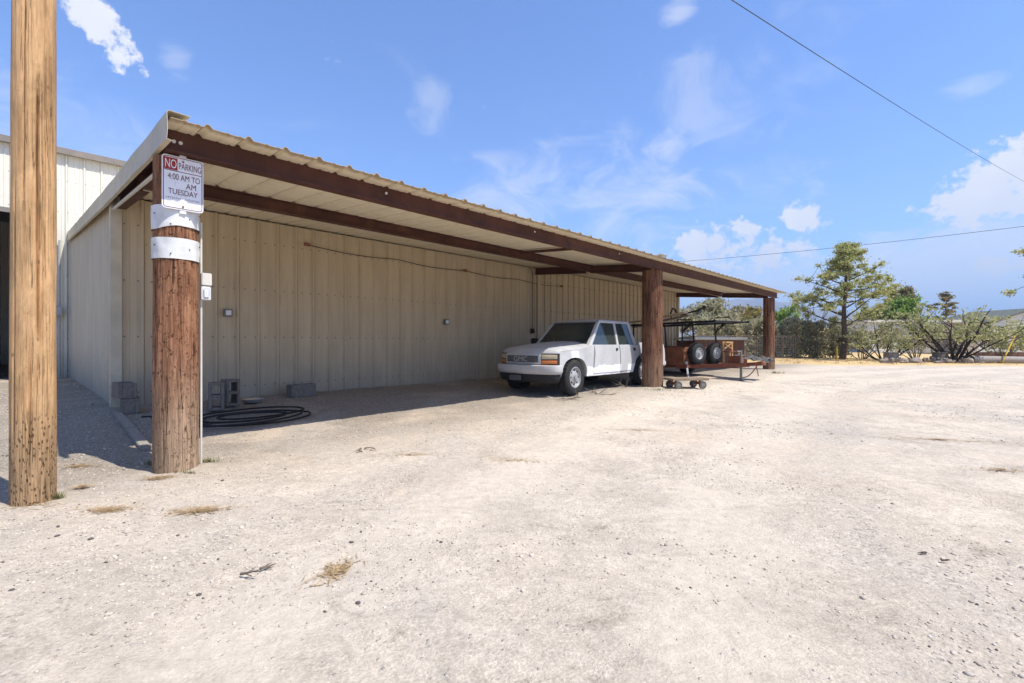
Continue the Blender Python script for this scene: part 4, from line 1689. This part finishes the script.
def blades(name, spots, mat, label, lying):
    V, F = [], []
    n = 0
    for (cx, cy, rx, ry, num, h, rot) in spots:
        for _ in range(num):
            rr, aa = min(2.0, abs(RNG.normal(0, .62))), RNG.uniform(0, 2 * pi)
            dx, dy = rr * cos(aa) * rx, rr * sin(aa) * ry
            x = cx + dx * cos(rot) - dy * sin(rot)
            y = cy + dx * sin(rot) + dy * cos(rot)
            a = RNG.uniform(0, 2 * pi)
            L_ = h * RNG.uniform(.4, 1.2)
            el = RNG.uniform(0, .14) if lying else RNG.uniform(.5, 1.4)
            d = np.array((cos(a) * cos(el), sin(a) * cos(el), sin(el)))
            s = np.array((-sin(a), cos(a), 0)) * RNG.uniform(.0012, .003) * (1 + y * .12)
            b = np.array((x, y, ground_z(x, y) + RNG.uniform(.0, .012)))
            tip = b + d * L_
            V += [b - s, b + s, tip + s * .3, tip - s * .3]
            F.append((n, n + 1, n + 2, n + 3))
            n += 4
    o = np_mesh(name, np.array(V), np.array(F), mat)
    tag(o, label, kind='stuff')


def gp(px, py):
    d = CAMH * FPX / (py - CY)
    p = at(px, d)
    d = (CAMH - gz(p)) * FPX / (py - CY)
    return at(px, d)


sp_ = []
for px, py, rx, ry, n in ((108, 510, .17, .07, 260), (198, 511, .22, .07, 330), (335, 572, .09, .14, 260), (160, 478, .16, .07, 180), (80, 466, .18, .08, 160),
                          (82, 487, .06, .03, 90), (30, 505, .2, .1, 120), (940, 440, .9, .12, 420), (1000, 470, .3, .1, 160), (520, 460, .6, .12, 120), (640, 430, .9, .12, 160), (410, 455, .5, .12, 140)):
    p = gp(px, py)
    sp_.append((p.x, p.y, rx, ry, n, .06, RNG.uniform(-.3, .3)))
blades('dry_grass', sp_, M['straw'], 'patches of flattened dry straw on the gravel', True)
sp_ = []
for px, py, rx, ry, n, h in ((208, 463, .14, .05, 120, .055), (58, 499, .05, .03, 70, .06), (150, 465, .05, .04, 60, .05), (190, 474, .12, .04, 60, .04), (660, 390, .4, .1, 70, .06), (775, 373, .3, .1, 70, .09)):
    p = gp(px, py)
    sp_.append((p.x, p.y, rx, ry, n, h, 0))
blades('weeds', sp_, M['weed'], 'small dry green weeds at the feet of the posts', False)
# yellow verge grass
sp_ = []
for _ in range(240):
    x = RNG.uniform(8.5, 34)
    y = RNG.uniform(22.8, 28) + max(0, (14 - x)) * .3
    sp_.append((x, y, .35, .2, 14, .12, 0))
blades('verge_grass', sp_, M['straw'], 'dry yellow grass along the far verge', False)


# ------------------------------------------------------------------ trees and shrubs
def leaf_cloud(centres, radii, counts, size, aspect=2.2, flat=1.0, up=.3):
    V = []
    for c, r, k in zip(centres, radii, counts):
        k = int(k)
        d = RNG.normal(size=(k, 3))
        d /= np.linalg.norm(d, axis=1)[:, None]
        rad = np.minimum(np.abs(RNG.normal(0, .62, k)), 1.7)[:, None] * np.array((r, r, r * flat))
        p = np.asarray(c) + d * rad
        a = RNG.normal(size=(k, 3)) + np.array((0, 0, up))
        a /= np.linalg.norm(a, axis=1)[:, None]
        b = np.cross(a, RNG.normal(size=(k, 3)))
        b /= np.linalg.norm(b, axis=1)[:, None] + 1e-9
        s = size * RNG.uniform(.6, 1.4, (k, 1))
        a, b = a * s * aspect / 2, b * s / 2
        V.append(np.stack([p - a, p + b * .9 - a * .1, p + a, p - b * .9 - a * .1], 1).reshape(-1, 3))
    V = np.concatenate(V)
    F = np.arange(len(V)).reshape(-1, 4)
    return V, F


def wander(p, d, ln, rnd, n=5, bend=.25, lift=0.0):
    pts = [Vector(p)]
    d = Vector(d).normalized()
    for i in range(n):
        d = (d + Vector((rnd.uniform(-bend, bend), rnd.uniform(-bend, bend), rnd.uniform(-bend, bend) + lift))).normalized()
        pts.append(pts[-1] + d * ln / n)
    return pts


def tree(name, loc, seed, height, trunk_r, limbs, leaf, bark, label, lsize, lcount, crown=(.35, 1.0), spread=2.5, clump=.5, flat=.7, lean=(0, 0), prof=None, sub=3, group=None, rise=.35, topclumps=4):
    rnd = random.Random(seed)
    root = empty(name, loc, 0, label, 'tree' if 'shrub' not in name and 'bush' not in name else 'shrub', group)
    m = MB()
    n = 9
    tpts = []
    for i in range(n + 1):
        f = i / n
        tpts.append(Vector((lean[0] * f + .12 * trunk_r * 8 * mnoise.noise(Vector((f * 3, seed, 0))), lean[1] * f + .8 * trunk_r * mnoise.noise(Vector((f * 3, seed, 9))), height * f * .96)))
    m.tube(tpts, [trunk_r * (1.15 - 1.0 * i / n) + .012 for i in range(n + 1)], 9)
    cs, rs = [], []
    for k in range(limbs):
        f = crown[0] + (crown[1] - crown[0]) * (k + rnd.random() * .7) / limbs
        i = min(n - 1, int(f * n))
        p = tpts[i].lerp(tpts[i + 1], f * n - i)
        a = k * 2.4 + rnd.uniform(-.5, .5)
        g = (f - crown[0]) / max(1e-6, crown[1] - crown[0])
        ln = spread * (prof(g) if prof else (1 - .75 * g)) * rnd.uniform(.7, 1.1)
        pts = wander(p, (cos(a), sin(a), rise + rnd.uniform(-.1, .25)), ln, rnd, 5, .22, .03)
        r0 = max(.015, trunk_r * .45 * (1 - f * .5))
        m.tube(pts, [r0 * (1 - .17 * q) for q in range(6)], 6)
        for q in (3, 4, 5):
            cs.append(pts[q] + Vector((rnd.uniform(-.1, .1), rnd.uniform(-.1, .1), rnd.uniform(0, .2))) * clump)
            rs.append(clump * rnd.uniform(.45, 1.0) * (.7 + .1 * q - .3))
        for q in range(sub):
            b = pts[rnd.choice((2, 3, 4))]
            sp2 = wander(b, (rnd.uniform(-1, 1), rnd.uniform(-1, 1), rnd.uniform(-.1, .7)), ln * .4, rnd, 3, .3)
            m.tube(sp2, [r0 * .4, r0 * .3, r0 * .22, r0 * .12], 5)
            cs.append(sp2[-1])
            rs.append(clump * rnd.uniform(.4, .9))
    for _ in range(topclumps):
        cs.append(tpts[-1] + Vector((rnd.uniform(-.5, .5), rnd.uniform(-.5, .5), rnd.uniform(-.5, .15))) * clump)
        rs.append(clump * .7)
    m.build('trunk', bark, root, True)
    rs = np.array(rs)
    w = rs ** 2
    cnt = np.maximum(4, lcount * w / w.sum())
    V, F = leaf_cloud([tuple(c) for c in cs], rs, cnt, lsize, 2.4, flat)
    np_mesh('crown', V, F, leaf, root)
    return root


def base(px, dist):
    p = at(px, dist)
    p.z = gz(p)
    return p


# big open pine
tree('pine_tree', base(842, 28.4), 5, 7.1, .145, 23, M['pineleaf'], M['bark'], 'tall open pine tree standing beside the gravel lane', .062, 24000, (.28, .99), 2.6, .52, .62, (.35, 0), lambda g: .45 + .75 * sin(min(1, g * 1.15 + .22) * pi) ** .8 if g < .75 else 1.25 * (1.08 - g) + .15, 6, None, .3, 3)
# hedge behind the fence and lane
def hedge():
    root = empty('hedge', (0, 0, 0), 0, 'long dense grey-green hedge beyond the far carport post', 'hedge')
    rnd = random.Random(9)
    cs, rs = [], []
    m = MB()
    for k in range(150):
        f = rnd.random()
        p = at(700 + 150 * f, 29.6 + 1.4 * rnd.random())
        h = 2.0 + .55 * mnoise.noise(Vector((f * 9, 0, 3))) + .25 * rnd.random()
        z0 = .2
        tip = Vector((p.x + rnd.uniform(-.4, .4), p.y + rnd.uniform(-.3, .3), z0 + h))
        m.tube([(p.x, p.y, z0 - .05), tuple((Vector((p.x, p.y, z0)) + tip) / 2 + Vector((rnd.uniform(-.1, .1), 0, 0))), tuple(tip)], [.02, .013, .006], 4)
        for q in range(7):
            g = .12 + .88 * q / 6
            c = Vector((p.x, p.y, z0)).lerp(tip, g)
            cs.append((c.x + rnd.uniform(-.15, .15), c.y + rnd.uniform(-.15, .15), c.z))
            rs.append(.34 - .12 * g)
    m.build('stem', M['twig'], root)
    V, F = leaf_cloud(cs, rs, [23] * len(cs), .085, 2.8, 1.1, .35)
    np_mesh('foliage', V, F, M['hedgeleaf'], root)


hedge()
tree('olive_tree', base(704, 37), 21, 3.8, .16, 14, M['oliveleaf'], M['bark'], 'pale olive tree seen behind the trailer rack', .13, 7000, (.2, .95), 3.0, .9, .8, (0, 0), lambda g: .9 * (1.1 - g) + .25, 3, None, .5, 6)
tree('olive_tree', base(742, 46), 22, 4.0, .16, 12, M['darkolive'], M['bark'], 'darker olive tree seen just left of the far carport post', .15, 5500, (.15, .95), 2.1, .9, .9, (0, 0), lambda g: .8 * (1.1 - g) + .3, 3, None, .5, 6)
tree('leafy_shrub', base(753, 33), 23, 2.4, .05, 12, M['yellowleaf'], M['twig'], 'yellow-green shrub behind the pipe fence left of far post', .10, 4500, (.05, .95), 1.5, .55, .9, (0, 0), lambda g: .9, 3, None, .9, 5)
tree('leafy_shrub', base(722, 34), 27, 2.2, .05, 12, M['hedgeleaf'], M['twig'], 'dusty green shrub behind the bin with white lid', .10, 4500, (.05, .95), 1.6, .55, .9, (0, 0), lambda g: .9, 3, None, .9, 5)
tree('leafy_shrub', base(786, 40), 24, 3.1, .06, 12, M['greenleaf'], M['twig'], 'bright green bush showing above hedge right of the far post', .12, 4000, (.1, .95), 1.6, .65, .9, (0, 0), lambda g: .9, 3, None, .9, 5)
tree('broadleaf_tree', base(903, 52), 25, 5.4, .2, 16, M['greenleaf'], M['bark'], 'bright green leafy tree right of the tall pine', .17, 7500, (.2, .98), 3.2, 1.05, .85, (0, 0), lambda g: 1.0 * (1.15 - g) + .1, 3, None, .6, 8)
tree('broadleaf_tree', base(880, 54), 33, 4.6, .2, 13, M['pineleaf'], M['bark'], 'olive-green leafy tree partly behind the tall pine', .17, 5500, (.2, .98), 3.0, 1.05, .85, (0, 0), lambda g: 1.0 * (1.15 - g) + .1, 3, None, .6, 8)
tree('conifer_tree', base(906, 60), 26, 8.1, .2, 16, M['darkolive'], M['bark'], 'dark narrow conifer rising behind the bright green tree', .16, 4500, (.35, .99), 1.4, .7, .7, (0, 0), lambda g: 1.1 * (1.05 - g) + .3, 3, None, .4, 6)
tree('conifer_tree', base(893, 62), 36, 8.0, .2, 16, M['pineleaf'], M['bark'], 'olive-green narrow conifer close left of the dark conifer', .16, 4500, (.4, .99), 1.3, .7, .7, (0, 0), lambda g: 1.1 * (1.05 - g) + .3, 3, None, .4, 6)
tree('pine_tree', base(946, 62), 28, 7.9, .2, 16, M['darkolive'], M['bark'], 'small layered pine tree far behind the mesquite', .16, 3000, (.25, .99), 2.4, .55, .4, (0, 0), lambda g: 1.2 * (1.05 - g) + .12, 3, None, .15, 1)
tree('tall_pine_tree', base(1085, 26), 29, 8.6, .18, 15, M['pineleaf'], M['bark'], 'pine branch reaching in from the right edge of the photo', .10, 6000, (.45, .98), 2.9, .5, .5, (0, 0), lambda g: .9 * (1.05 - g) + .35, 3, None, .2, 5)


def multi_stem(name, loc, seed, stems, length, leaf, bark, label, lsize, lcount, clump, tilt=(.5, 1.2), r=.07, az=None, cat='shrub', low=.0):
    rnd = random.Random(seed)
    root = empty(name, loc, 0, label, cat)
    m = MB()
    cs, rs = [], []
    for k in range(stems):
        a = (2 * pi * k / stems + rnd.uniform(-.3, .3)) if az is None else az[k]
        el = rnd.uniform(*tilt)
        ln = length * rnd.uniform(.75, 1.1)
        p0 = Vector((cos(a) * .15, sin(a) * .15, -.05))
        pts = wander(p0, (cos(a) * cos(el), sin(a) * cos(el), sin(el)), ln, rnd, 7, .18, .05)
        rr = r * rnd.uniform(.6, 1.1)
        m.tube(pts, [rr * (1 - .12 * q) for q in range(8)], 7)
        for j in range(8):
            q = rnd.choice((2, 3, 4, 5, 6))
            s2 = wander(pts[q], (rnd.uniform(-1, 1) + cos(a) * .4, rnd.uniform(-1, 1) + sin(a) * .4, rnd.uniform(.0, 1.0)), ln * .38, rnd, 4, .3, .04)
            m.tube(s2, [rr * .38, rr * .3, rr * .22, rr * .15, rr * .08], 5)
            for t_ in range(3):
                s3 = wander(s2[rnd.choice((1, 2, 3))], (rnd.uniform(-1, 1), rnd.uniform(-1, 1), rnd.uniform(-.2, 1)), ln * .18, rnd, 3, .3)
                m.tube(s3, [rr * .16, rr * .12, rr * .08, rr * .05], 4)
                if s3[-1].z > low:
                    cs.append(tuple(s3[-1]))
                    rs.append(clump * rnd.uniform(.5, 1))
            if s2[-1].z > low:
                cs.append(tuple(s2[-1]))
                rs.append(clump * rnd.uniform(.6, 1.1))
    m.build('trunk', bark, root, True)
    rs = np.array(rs)
    w = rs ** 2
    V, F = leaf_cloud(cs, rs, np.maximum(3, lcount * w / w.sum()), lsize, 2.6, .7)
    np_mesh('crown', V, F, leaf, root)


multi_stem('mesquite_tree', base(953, 25.6), 41, 9, 3.3, M['mesqleaf'], M['barkdark'], 'spreading mesquite tree with dark leaning limbs among the rocks', .075, 2300, .40, (.35, 1.25), .085, cat='tree', low=1.2)
multi_stem('desert_shrub', base(884, 27.2), 42, 9, 2.5, M['mesqleaf'], M['barkdark'], 'loose dark-stemmed shrub left of the rock pile', .075, 1500, .42, (.45, 1.25), .05, low=.7)
multi_stem('desert_shrub', base(915, 29.5), 43, 8, 2.3, M['hedgeleaf'], M['twig'], 'thin grey-green shrub standing behind the rock pile', .075, 1500, .42, (.6, 1.3), .04, low=.5)
multi_stem('desert_shrub', base(862, 29.5), 44, 8, 2.2, M['hedgeleaf'], M['twig'], 'grey-green shrub right beside the trunk of the tall pine', .075, 1600, .42, (.6, 1.3), .04, low=.3)

multi_stem('desert_shrub', base(1004, 30.5), 46, 9, 2.6, M['mesqleaf'], M['twig'], 'green shrub in front of the white house at right edge', .08, 2600, .45, (.6, 1.3), .04, low=.3)

# ------------------------------------------------------------------ rocks, log, fence, guard, post
rnd = random.Random(77)
rock0 = None
for i in range(44):
    px = rnd.uniform(884, 992)
    dist = rnd.uniform(24.2, 26.2)
    p = base(px, dist)
    bm = bmesh.new()
    bmesh.ops.create_icosphere(bm, subdivisions=2, radius=1)
    sx_, sy_, sz_ = rnd.uniform(.10, .36), rnd.uniform(.10, .26), rnd.uniform(.08, .22)
    for v in bm.verts:
        nn = 1 + .55 * mnoise.noise(v.co * 1.1 + Vector((i * 3.3, 0, 0))) + .28 * mnoise.noise(v.co * 2.6 + Vector((i, 0, 0)))
        nn *= 1 - .18 * (abs(v.co.x) > .6) - .15 * (v.co.z > .55)
        v.co = Vector((v.co.x * sx_ * nn, v.co.y * sy_ * nn, v.co.z * sz_ * nn))
    me = bpy.data.meshes.new('rock')
    bm.to_mesh(me)
    bm.free()
    me.materials.append(M['rock'])
    o = bpy.data.objects.new('rock', me)
    COL.objects.link(o)
    o.location = (p.x, p.y, p.z + sz_ * .55)
    o.rotation_euler = (0, 0, rnd.uniform(0, 6))
    tag(o, 'pale rock in the pile along the verge by the mesquite', 'rock', 'rocks piled along the verge')
for i, (px, lab) in enumerate(((891, 'square concrete footing at left end of the rock pile'), (940, 'square concrete footing in the rock pile under the mesquite'))):
    p = base(px, 25.6)
    o = MB().box((0, 0, .22), (.56, .42, .5)).box((.03, .01, .50), (.60, .45, .06)).build('concrete_footing', M['cmu'], None, bevel=.02)
    o.location = p
    tag(o, lab, 'footing')
a, b = base(972, 24.6), base(1085, 23.6)
lg = timber('fallen_log', 0, 0, .20, .15, 0, (b - a).length, M['logm'], 51, 5, 28, 24)
lg.location = (a.x, a.y, a.z + .17)
lg.rotation_euler = ((b - a).normalized()).to_track_quat('Z', 'Y').to_euler()
tag(lg, 'long bleached fallen log lying along the verge at right', 'log')
a = base(960, 24.2)
dead_branch('dead_branch', a, 1.0, 61, 'dark dead brush on the verge at the end of the log', .3, 8)

fe = empty('pipe_fence', (0, 0, 0), 0, 'rusty pipe fence with wire mesh behind the trailer', 'fence')
m, wv = MB(), MB()
fa, fbp = at(690, 27.0), at(795, 28.6)
NP = 9
for k in range(NP):
    p = fa.lerp(fbp, k / (NP - 1))
    MB().tube([(p.x, p.y, .1), (p.x, p.y, 1.55)], .035, 7).build('post', M['fencerust'], fe)
m.tube([(fa.x, fa.y, 1.52), (fbp.x, fbp.y, 1.52)], .028, 6).tube([(fa.x, fa.y, .95), (fbp.x, fbp.y, .95)], .02, 6)
m.build('rail', M['fencerust'], fe)
for k in range(60):
    p = fa.lerp(fbp, k / 59)
    wv.bar((p.x, p.y - .03, .2), (p.x, p.y - .03, 1.5), .008)
for k in range(9):
    z = .25 + k * .15
    wv.bar((fa.x, fa.y - .035, z), (fbp.x, fbp.y - .035, z), .007)
wv.build('wire_mesh', M['wire'], fe)

p = base(837, 27.6)
yp = MB().tube([(0, 0, -.05), (0, 0, .78)], .045, 10).lathe([(.045, .78), (.05, .79), (.0, .83)], 10).build('marker_post', M['yellow'], None, True)
yp.location = p
tag(yp, 'short yellow marker post beside the trunk of the tall pine', 'post')
a = base(1002, 24.0)
gg = empty('guy_wire', a, 0, 'guy wire with slanted yellow guard at the right edge', 'guy wire')
dirv = Vector((.75, .25, 1.05))
MB().tube([(0, 0, .05), tuple(dirv * 1.35)], .035, 8).build('guard', M['yellow'], gg, True)
MB().tube([tuple(dirv * 1.34), tuple(dirv * 7.5)], .009, 5).build('wire', M['cable'], gg)

# ------------------------------------------------------------------ far houses and poles
def house(px0, px1, dist, h, roof_h, wall, roofm, label, depth=5.0, win=3, gable=False, rot=0.0, name='house'):
    a, b = at(px0, dist), at(px1, dist)
    w = (b - a).length
    c = (a + b) / 2
    r = empty(name, (c.x, c.y + depth / 2, .15), rot, label, 'house')
    wl = MB().box((0, 0, h / 2), (w, depth, h)).build('wall', wall, r)
    if gable:
        MB().prism([(-w / 2 - .3, h), (0, h + roof_h), (w / 2 + .3, h), (w / 2 + .3, h + .12), (0, h + roof_h + .14), (-w / 2 - .3, h + .12)], 'y', -depth / 2 - .3, depth / 2 + .3).build('roof', roofm, r)
        MB().prism([(-w / 2, h - .01), (w / 2, h - .01), (0, h + roof_h - .03)], 'y', -depth / 2, -depth / 2 + .1).build('gable', wall, r)
    else:
        MB().box((0, 0, h + roof_h / 2), (w + .3, depth + .4, roof_h)).build('roof', roofm, r)
    for k in range(win):
        x = -w / 2 + w * (k + .6) / (win + .2)
        f = MB()
        f.box((x, -depth / 2 - .02, h * .58), (1.0, .05, .06)).box((x, -depth / 2 - .02, h * .58 + .9), (1.0, .05, .06))
        f.box((x - .48, -depth / 2 - .02, h * .58 + .45), (.05, .05, .84)).box((x + .48, -depth / 2 - .02, h * .58 + .45), (.05, .05, .84))
        fo = f.build('window', M['housewhite'], r)
        MB().box((x, -depth / 2 - .01, h * .58 + .45), (.92, .03, .84)).build('pane', M['glassdark'], fo)
    return r


house(868, 958, 44, 2.85, .22, M['housewhite'], M['whitelid'], 'long white mobile home behind the desert shrubs', 4.0, 3, name='mobile_home')
house(962, 988, 40, 2.5, .16, M['housetan'], M['housetan'], 'small tan shed right of the white mobile home', 3.0, 0, name='garden_shed')
house(990, 1075, 46, 2.9, 1.3, M['housewhite'], M['roofgrey'], 'white house with grey gable roof at the right edge', 6.0, 4, True)
house(732, 747, 40, 2.4, .2, M['housewhite'], M['whitelid'], 'small white building glimpsed behind the yellow-green shrub', 3.0, 1, name='small_house')
house(780, 812, 58, 2.75, .25, M['housetan'], M['whitelid'], 'low building with white roof edge above the hedge', 4.0, 0, name='low_house')
pf = empty('picket_fence', (0, 0, 0), 0, 'white picket fence in front of the houses at right', 'fence')
m = MB()
a, b = at(978, 34), at(1060, 34)
for k in range(52):
    p = a.lerp(b, k / 51)
    m.box((p.x, p.y, .75), (.085, .02, 1.1))
m.build('picket', M['housewhite'], pf)
MB().bar((a.x, a.y + .03, .95), (b.x, b.y + .03, .95), .03, .08).bar((a.x, a.y + .03, .45), (b.x, b.y + .03, .45), .03, .08).build('rail', M['housewhite'], pf)
a, b = at(975, 30), at(1070, 30)
lw = MB()
for k in range(30):
    p, q = a.lerp(b, k / 30), a.lerp(b, (k + .96) / 30)
    lw.bar((p.x, p.y, .32), (q.x, q.y, .32), .22, .36 + .02 * (k % 3))
lw = lw.build('low_wall', M['brick'], None)
tag(lw, 'low reddish brown garden wall behind the fallen log', 'wall')
for px, d, top, lab in ((798, 120, 307, 'distant utility pole, left one of two above the hedge'), (808, 135, 310, 'distant utility pole, right one of two above the hedge')):
    h = CAMH + (CY - top) / FPX * d
    r = empty('distant_utility_pole', at(px, d, .2), 0, lab, 'utility pole', 'distant utility poles')
    MB().tube([(0, 0, 0), (0, 0, h)], [.24, .18], 8).build('pole', M['polewood'], r)
    MB().box((0, -.12, h - .7), (2.6, .16, .2)).build('crossarm', M['polewood'], r)


# ------------------------------------------------------------------ overhead cables
def cable(p, q, sag, r, label, name='overhead_cable', twist=False):
    pts = []
    for i in range(61):
        f = i / 60
        v = Vector(p).lerp(Vector(q), f)
        v.z -= sag * 4 * f * (1 - f)
        pts.append(v)
    m = MB().tube(pts, r, 5)
    o = m.build(name, M['cable'], None)
    tag(o, label, 'cable')


cable((-9.42, -2.1, 5.2), (34.3, 31.2, 11.7), .25, .008, 'overhead cable crossing the top right of the sky')
cable((12, 66, 11.7), (48, 38.5, 11.4), .5, .02, 'low overhead cable above the pine and carport roof')

# ------------------------------------------------------------------ air
if True:
    hz = bpy.data.materials.new('haze')
    hz.use_nodes = True
    nt = hz.node_tree
    nt.nodes.clear()
    out = nt.nodes.new('ShaderNodeOutputMaterial')
    pv = nt.nodes.new('ShaderNodeVolumePrincipled')
    pv.inputs['Color'].default_value = (.54, .74, 1, 1)
    pv.inputs['Density'].default_value = .00038
    nt.links.new(pv.outputs[0], out.inputs['Volume'])
    o = MB().box((0, 0, 195), (13000, 13000, 420)).build('haze', hz, None)
    o.location = (0, 0, 0)
    tag(o, 'pale air over the yard and the far hills', kind='stuff')
